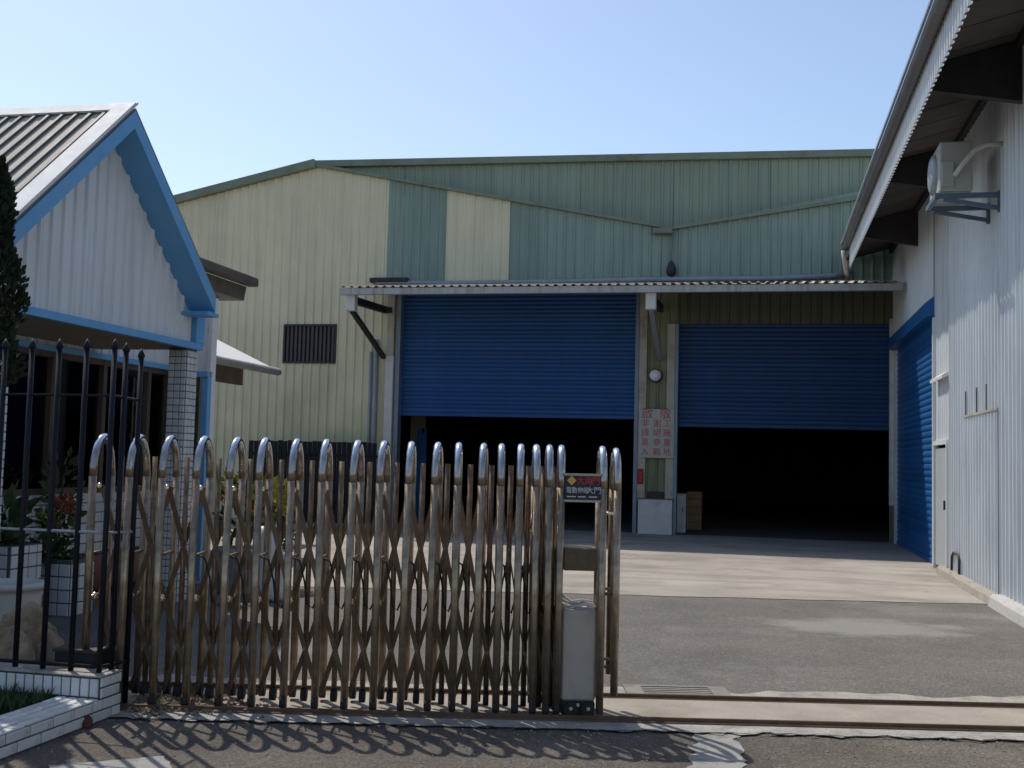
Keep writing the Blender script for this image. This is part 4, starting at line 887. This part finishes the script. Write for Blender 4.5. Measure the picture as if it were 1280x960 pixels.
def flowerplant(c, r_, h, label, seed, mats, name='flowering_plant', n=110, ls=0.07):
    t = thing(name, label, 'plant', c)
    MB().tube([c, (c[0] + 0.02, c[1], c[2] + h * 0.8)], [0.015, 0.006], 6).obj('stem', 'bark', t)
    foliage((c[0], c[1], c[2] + h * 0.55), r_, n, ls * 1.3, seed, h / r_ * 0.45).obj('leaves', 'leaf', t)
    for k, m_ in enumerate(mats):
        o_ = Vector((random.Random(seed + k).uniform(-r_, r_) * 0.5, random.Random(seed + 3 + k).uniform(-r_, r_) * 0.5, h * (0.75 + 0.15 * k)))
        foliage(Vector(c) + o_, r_ * 0.7, 60, ls, seed + 10 + k, 0.6).obj('blossom', m_, t)
    return t
p = onx(80, 670, -6.62); flowerplant((p.x - 0.1, p.y, z2_ - 0.08), 0.17, 0.42, 'red and yellow flowering plant in the taller tiled planter', 21, ('leafy', 'flowerr', 'flowerr'))
p = onx(15, 660, -6.9); tt = foliage((p.x - 0.12, p.y, 0.95), 0.14, 40, 0.28, 12, 0.8, 0.9).obj('spiky_plant', 'leaf'); tag(tt, 'spiky pale leaved plant by the near tiled pillar', 'plant')
p = onx(72, 590, -7.15); flowerplant((p.x + 0.05, p.y, 0.42), 0.16, 1.15, 'tall dark leafy plant standing in front of the office curtain', 31, (), n=120, ls=0.1)
# flower pots near the far end of the porch
p = gpt(300, 640, 13.0); p.z = 0.0
fp = thing('flower_tub', 'grey tub standing below yellow leaves and orange blossoms', 'pot', (p.x, p.y, 0))
MB().lathe((p.x, p.y, 0), [(0.2, 0), (0.22, 0.04), (0.26, 0.45), (0.28, 0.46), (0.28, 0.52), (0.25, 0.52), (0.25, 0.47)], 18).obj('pot', 'pipe', fp)
MB().tube([(p.x, p.y, 0.43), (p.x, p.y, 0.475)], 0.25, 14).obj('soil', 'soil', fp)
flowerplant((p.x, p.y, 0.45), 0.24, 0.8, 'plant with yellow green leaves and bright orange blossoms in a grey tub', 41, ('flower', 'leafy', 'leafy'), n=160, ls=0.1)
p2 = gpt(335, 640, 13.6); 
for k in range(4):
    pass
sh = thing('yellow_shrub', 'yellow leaved shrub beside the orange flowers, before the dark boards', 'shrub', (p2.x, p2.y, 0))
MB().tube([(p2.x, p2.y, 0), (p2.x + 0.02, p2.y, 0.9)], [0.03, 0.015], 6).obj('stem', 'bark', sh)
foliage((p2.x, p2.y, 1.05), 0.32, 380, 0.12, 55, 0.75).obj('leaves', 'leafy', sh)
foliage((p2.x + 0.12, p2.y, 0.62), 0.25, 150, 0.1, 56, 0.9).obj('lower_leaves', 'leaf', sh)
bgp = gpt(338, 690, 12.3)
bb = rock('plastic_sack', (bgp.x, bgp.y, 0.38), (0.17, 0.17, 0.46), 6.6, 'bag', 'pale crumpled sack standing upright below the yellow shrub'); bb['category'] = 'sack'

# cypress at the left edge
cp = gpt(-44, 900, 7.9); cp.z = 0
cy = thing('cypress_tree', 'narrow dark clipped cypress beside the white gable', 'tree', cp)
MB().tube([cp, cp + Vector((0, 0, 2.0)), cp + Vector((0.01, 0, 3.5))], [0.06, 0.05, 0.012], 8).obj('trunk', 'bark', cy)
cm = MB(); r_ = random.Random(12)
for i in range(7000):
    z = r_.uniform(2.0, 3.64); t = (z - 2.0) / 1.64
    rad = 0.20 * (math.sin(min(1, t * 5 + 0.25) * 1.57)) * (1 - t ** 2.2) + 0.03
    th = r_.uniform(0, 6.283); rad *= 0.92 + 0.22 * math.sin(z * 9.5 + 1.0 * math.cos(th)) + 0.40 * noise.noise((math.cos(th) * 1.6, math.sin(th) * 1.6, z * 4.2)) + 0.2 * noise.noise((math.cos(th) * 5, math.sin(th) * 5, z * 11))
    q_ = rad * (r_.random() ** 0.25); pz_ = Vector((cp.x + q_ * math.cos(th), cp.y + q_ * math.sin(th), z))
    d = Vector((math.cos(th) * 0.7, math.sin(th) * 0.7, r_.uniform(0.5, 1.4))).normalized(); s = d.cross(Vector((r_.uniform(-1, 1), r_.uniform(-1, 1), r_.uniform(-.4, .4)))).normalized(); l = r_.uniform(0.035, 0.07)
    cm.add([pz_, pz_ + d * l * 0.5 + s * l * 0.28, pz_ + d * l, pz_ + d * l * 0.5 - s * l * 0.28], [(0, 1, 2, 3)])
cm.obj('crown', 'leafd', cy)

# sand and litter under the gate's left end
sd = MB(); r_ = random.Random(8)
for i in range(1500):
    l = -2.0 + abs(r_.gauss(0, 0.28)) - 0.3; dd_ = 7.18 + r_.gauss(0, 0.11); p = gp(l, dd_, 0.0); s = r_.uniform(0.004, 0.016)
    m4 = Matrix.Translation(p + Vector((0, 0, 0.016 + s * 0.4 + max(0, 0.05 - abs(l + 2.2) * 0.12 - abs(dd_ - 7.18) * 0.3) * r_.random()))) @ Matrix.Rotation(r_.uniform(0, 6), 4, Vector((r_.random(), r_.random(), 1)).normalized())
    sd.box((-s, -s * 0.7, -s * 0.45), (s, s * 0.7, s * 0.45), m4)
o = sd.obj('debris', 'sand'); tag(o, 'sandy rubble and litter heaped at the foot of the folding gate', 'debris'); o['kind'] = 'stuff'
pe = MB()
for i in range(500):
    p = gp(r_.uniform(-2.6, 4), r_.uniform(5.6, 6.85), 0); s = r_.uniform(0.002, 0.006)
    m4 = Matrix.Translation(p + Vector((0, 0, s * 0.5))) @ Matrix.Rotation(r_.uniform(0, 6), 4, Vector((r_.random(), r_.random(), 1)).normalized()); pe.box((-s, -s * .8, -s * .6), (s, s * .8, s * .6), m4)
o = pe.obj('gravel', 'bed'); tag(o, 'loose gravel scattered over the road in front of the gate', 'gravel'); o['kind'] = 'stuff'

# ================================================================ FOLDING GATE
gate = thing('folding_gate', 'stainless steel folding gate of arched tubes and scissor bars', 'gate', gp(0, 7.05), PSI)
DG = 0.34                                          # front leg to back leg
tops = [122, 165, 207, 247.5, 288, 328, 367, 406, 442, 477.5, 511, 544, 574, 602, 628, 651, 673, 689, 702]
gx = [ong(p, 556, 7.08)[0] for p in tops]
HT = 1.685
def archpts(h, y0_=0.0, y1_=DG, zb=0.0, zb2=0.07, only=None):
    r_ = (y1_ - y0_) / 2; cyy = (y0_ + y1_) / 2; hz_ = 0.25
    leg1 = [(0, y0_, zb), (0, y0_, h - hz_ - 0.05)]
    arc = [(0, cyy - r_ * math.cos(math.pi * k / 14), h - hz_ + hz_ * math.sin(math.pi * k / 14)) for k in range(15)]
    leg2 = [(0, y1_, h - hz_ - 0.05), (0, y1_, zb2)]
    return leg1, arc, leg2
leg1, arc, leg2 = archpts(HT)
aM = MB().tube(arc, 0.0243, 10).mesh('arch')
l1 = MB().tube([(0, 0, 0.045), (0, 0, HT - 0.25)], 0.0245, 10).mesh('front_leg')
l1s = MB().tube([(0, 0, 0.33), (0, 0, HT - 0.25)], 0.0245, 10).mesh('front_leg')
l2 = MB().tube([(0, DG, 0.10), (0, DG, HT - 0.25)], 0.0242, 10).mesh('back_leg')
wheel = MB().tube([(-0.018, 0, 0), (0.018, 0, 0)], 0.042, 14).mesh('wheel')
bolt = MB().tube([(0, -0.012, 0), (0, 0, 0), (0, 0.0, 0)], [0.010, 0.015, 0.015], 8).mesh('bolt')
def put(name, me, mat, parent, loc, rot=(0, 0, 0)):
    o = link(name, me, mat, parent, True); o.location = loc; o.rotation_euler = rot; return o
Z1, Z2, Z3 = 1.375, 0.68, 0.08
cap = MB().lathe((0, 0, 0), [(0.013, -0.016), (0.016, -0.004), (0.013, 0.009), (0.004, 0.015)], 8).mesh('pivot_cap')                    # pivots at the legs; crossings lie half way
for i, x in enumerate(gx):
    a_ = put('arch', aM, 'tube', gate, (x, random.uniform(-0.006, 0.006), 0), (R(random.uniform(-0.3, 0.3)), R(random.uniform(-0.35, 0.35)), R(random.uniform(-2, 2))))
    put('front_leg', l1 if i else l1s, 'tube', a_, (0, 0, 0)); put('back_leg', l2, 'tube', a_, (0, 0, 0))
    put('wheel', wheel, 'rubber', a_, (0, 0.0, 0.072)) if i else None
    put('wheel', wheel, 'rubber', a_, (0, DG, 0.072))
    for z, k_ in ((Z1, 1.0), (Z2, 1.35)):
        o_ = put('pivot_cap', cap, 'bolt', a_, (0, DG / 2 - 0.05, z)); o_.scale = (k_, k_, k_)
    for z, rr_, m_ in ((Z2, 0.010, 'bolt'), (Z2 + 0.27, 0.011, 'steelb')):
        MB().tube([(0, 0.0, z), (0, DG, z)], rr_, 6).obj('cross_rod', m_, a_, True)
for i in range(len(gx) - 1):
    xa, xb = gx[i], gx[i + 1]; xm = (xa + xb) / 2; ym = DG / 2
    mo = MB().tube([(xm, ym, 0.13), (xm, ym, 1.565)], 0.0175, 8).obj('middle_post', 'steelb', gate, True)
    put('wheel', wheel, 'rubber', mo, (xm, ym, 0.085))
    for (za, zb4) in ((Z1, Z2), (Z2, Z1), (Z2, Z3), (Z3, Z2)):
        off = -0.032 if za > zb4 else 0.032
        MB().bar((xa, ym + off, za), (xb, ym + off, zb4), 0.010, 0.030).obj('scissor_bar', 'steelc', gate, True)
    for zc in ((Z1 + Z2) / 2, (Z2 + Z3) / 2):
        MB().tube([(xm, ym - 0.05, zc), (xm, ym + 0.05, zc)], 0.011, 8).obj('pivot_pin', 'steelb', mo, True)
    if i > 2:
        w_ = xb - xa
        pts = [(xa, 0.12, Z2 + 0.27), (xa + w_ * 0.25, 0.12, Z2 + 0.25), (xa + w_ * 0.42, 0.13, Z2 + 0.12), (xa + w_ * 0.5, 0.14, Z2 - 0.02), (xa + w_ * 0.7, 0.14, Z2 - 0.05), (xa + w_ * 0.95, 0.13, Z2 + 0.06)]
        MB().tube(pts, 0.006, 5).obj('cable', 'rubber', gate, True)
# first arch hangs on the fence side: an extra closing post
# motor head
hx0, hx1 = gx[-1], ong(755, 556, 7.08)[0]; hx2 = ong(772, 559, 7.1)[0]
a_ = put('arch', aM, 'tube', gate, (hx1, 0, 0)); put('front_leg', l1, 'tube', a_, (0, 0, 0)); put('back_leg', l2, 'tube', a_, (0, 0, 0))
bumper_l1 = MB().tube([(0, 0, 0.17), (0, 0, HT - 0.25)], 0.0245, 10).mesh('front_leg'); bumper_l2 = MB().tube([(0, DG * 0.8, 0.2), (0, DG, 0.4), (0, DG, HT - 0.25)], 0.0245, 10)
a_ = put('arch', aM, 'tube', gate, (hx2, 0, -0.01)); put('front_leg', bumper_l1, 'tube', a_, (0, 0, 0))
put('back_leg', MB().tube([(0, DG, 0.24), (0, DG, HT - 0.25)], 0.0245, 10).mesh('back_leg'), 'steelb', a_, (0, 0, 0))
for z in (0.33, 0.78, 1.28):
    MB().tube([(hx1, 0.03, z), (hx2, 0.03, z)], 0.011, 6).obj('bolt_rod', 'bolt' if z > 1 else 'brown', gate, True)
    MB().tube([(hx1, DG - 0.03, z), (hx2, DG - 0.03, z)], 0.011, 6).obj('bolt_rod', 'brown', gate, True)
zc0 = ong(725, 875, 7.1)[1]; zc1 = ong(725, 762, 7.1)[1]
mh = MB().bbox((hx0 + 0.028, 0.012, zc0), (hx1 - 0.028, DG - 0.012, zc1), 0.012).obj('motor_cabinet', 'cabinet', gate, True)
MB().bbox((hx0 + 0.028, 0.0, 0.035), (hx1 - 0.028, DG, zc0 - 0.002), 0.008).obj('base', 'rubber', mh)
for x in (hx0 + 0.09, hx1 - 0.07):
    put('wheel', wheel, 'dark', mh, (x, -0.006, 0.075), (0, 0, R(90)))
    put('bolt', bolt, 'bolt', mh, (x, -0.025, 0.08))
put('bolt', bolt, 'bolt', mh, ((hx0 + hx1) / 2, 0.0, zc0 - 0.02))
zm0, zm1 = ong(725, 713, 7.1)[1], ong(725, 685, 7.1)[1]
MB().bbox((hx0 + 0.028, 0.02, zm0), (hx1 - 0.028, DG - 0.02, zm1), 0.006).obj('control_box', 'steelc', gate, True)
for k in range(3):
    y_ = 0.08 + 0.12 * k
    MB().tube([(hx0 + 0.03, y_, zc1 + 0.02 + 0.02 * k), (hx0 + 0.1, y_ + 0.03, zc1 + 0.012), (hx1 - 0.1, y_ - 0.02, zc1 + 0.03), (hx1 - 0.03, y_ + 0.05, zc1 + 0.012)], 0.009, 6).obj('wire', 'hose', gate, True)
# gate sign
sz0, sz1 = ong(727, 626, 7.06)[1], ong(727, 594, 7.06)[1]; sx0, sx1 = hx0 + 0.022, hx1 - 0.022
sg = MB().bbox((sx0, -0.012, sz0), (sx1, 0.012, sz1), 0.003).obj('sign_board', 'signblack', gate, True)
for z in (sz0 - 0.008, sz1 - 0.004): MB().box((sx0 - 0.004, -0.018, z), (sx1 + 0.004, 0.016, z + 0.014)).obj('sign_frame', 'cabinet', sg)
sw, shh = sx1 - sx0, sz1 - sz0
def gt(body, u, v, size, mat, sx=1.0): return text('lettering', body, size, mat, sg, Matrix.Translation((sx0 + sw * u, -0.0135, sz0 + shh * v)) @ RX, 0.0006, sx, True)
gt('◆', 0.2, 0.76, 0.062, 'orange'); gt('大', 0.45, 0.76, 0.055, 'red'); gt('海', 0.67, 0.76, 0.055, 'red'); gt('門', 0.89, 0.76, 0.055, 'red')
gt('電動伸縮', 0.36, 0.40, 0.042, 'signwhite', 0.85); gt('大門', 0.82, 0.40, 0.048, 'signwhite')
for u0, u1 in ((0.07, 0.32), (0.38, 0.6), (0.68, 0.92)): MB().box((sx0 + sw * u0, -0.0135, sz0 + shh * 0.14), (sx0 + sw * u1, -0.012, sz0 + shh * 0.18)).obj('lettering', 'signwhite', sg)

scn.render.engine = 'CYCLES'
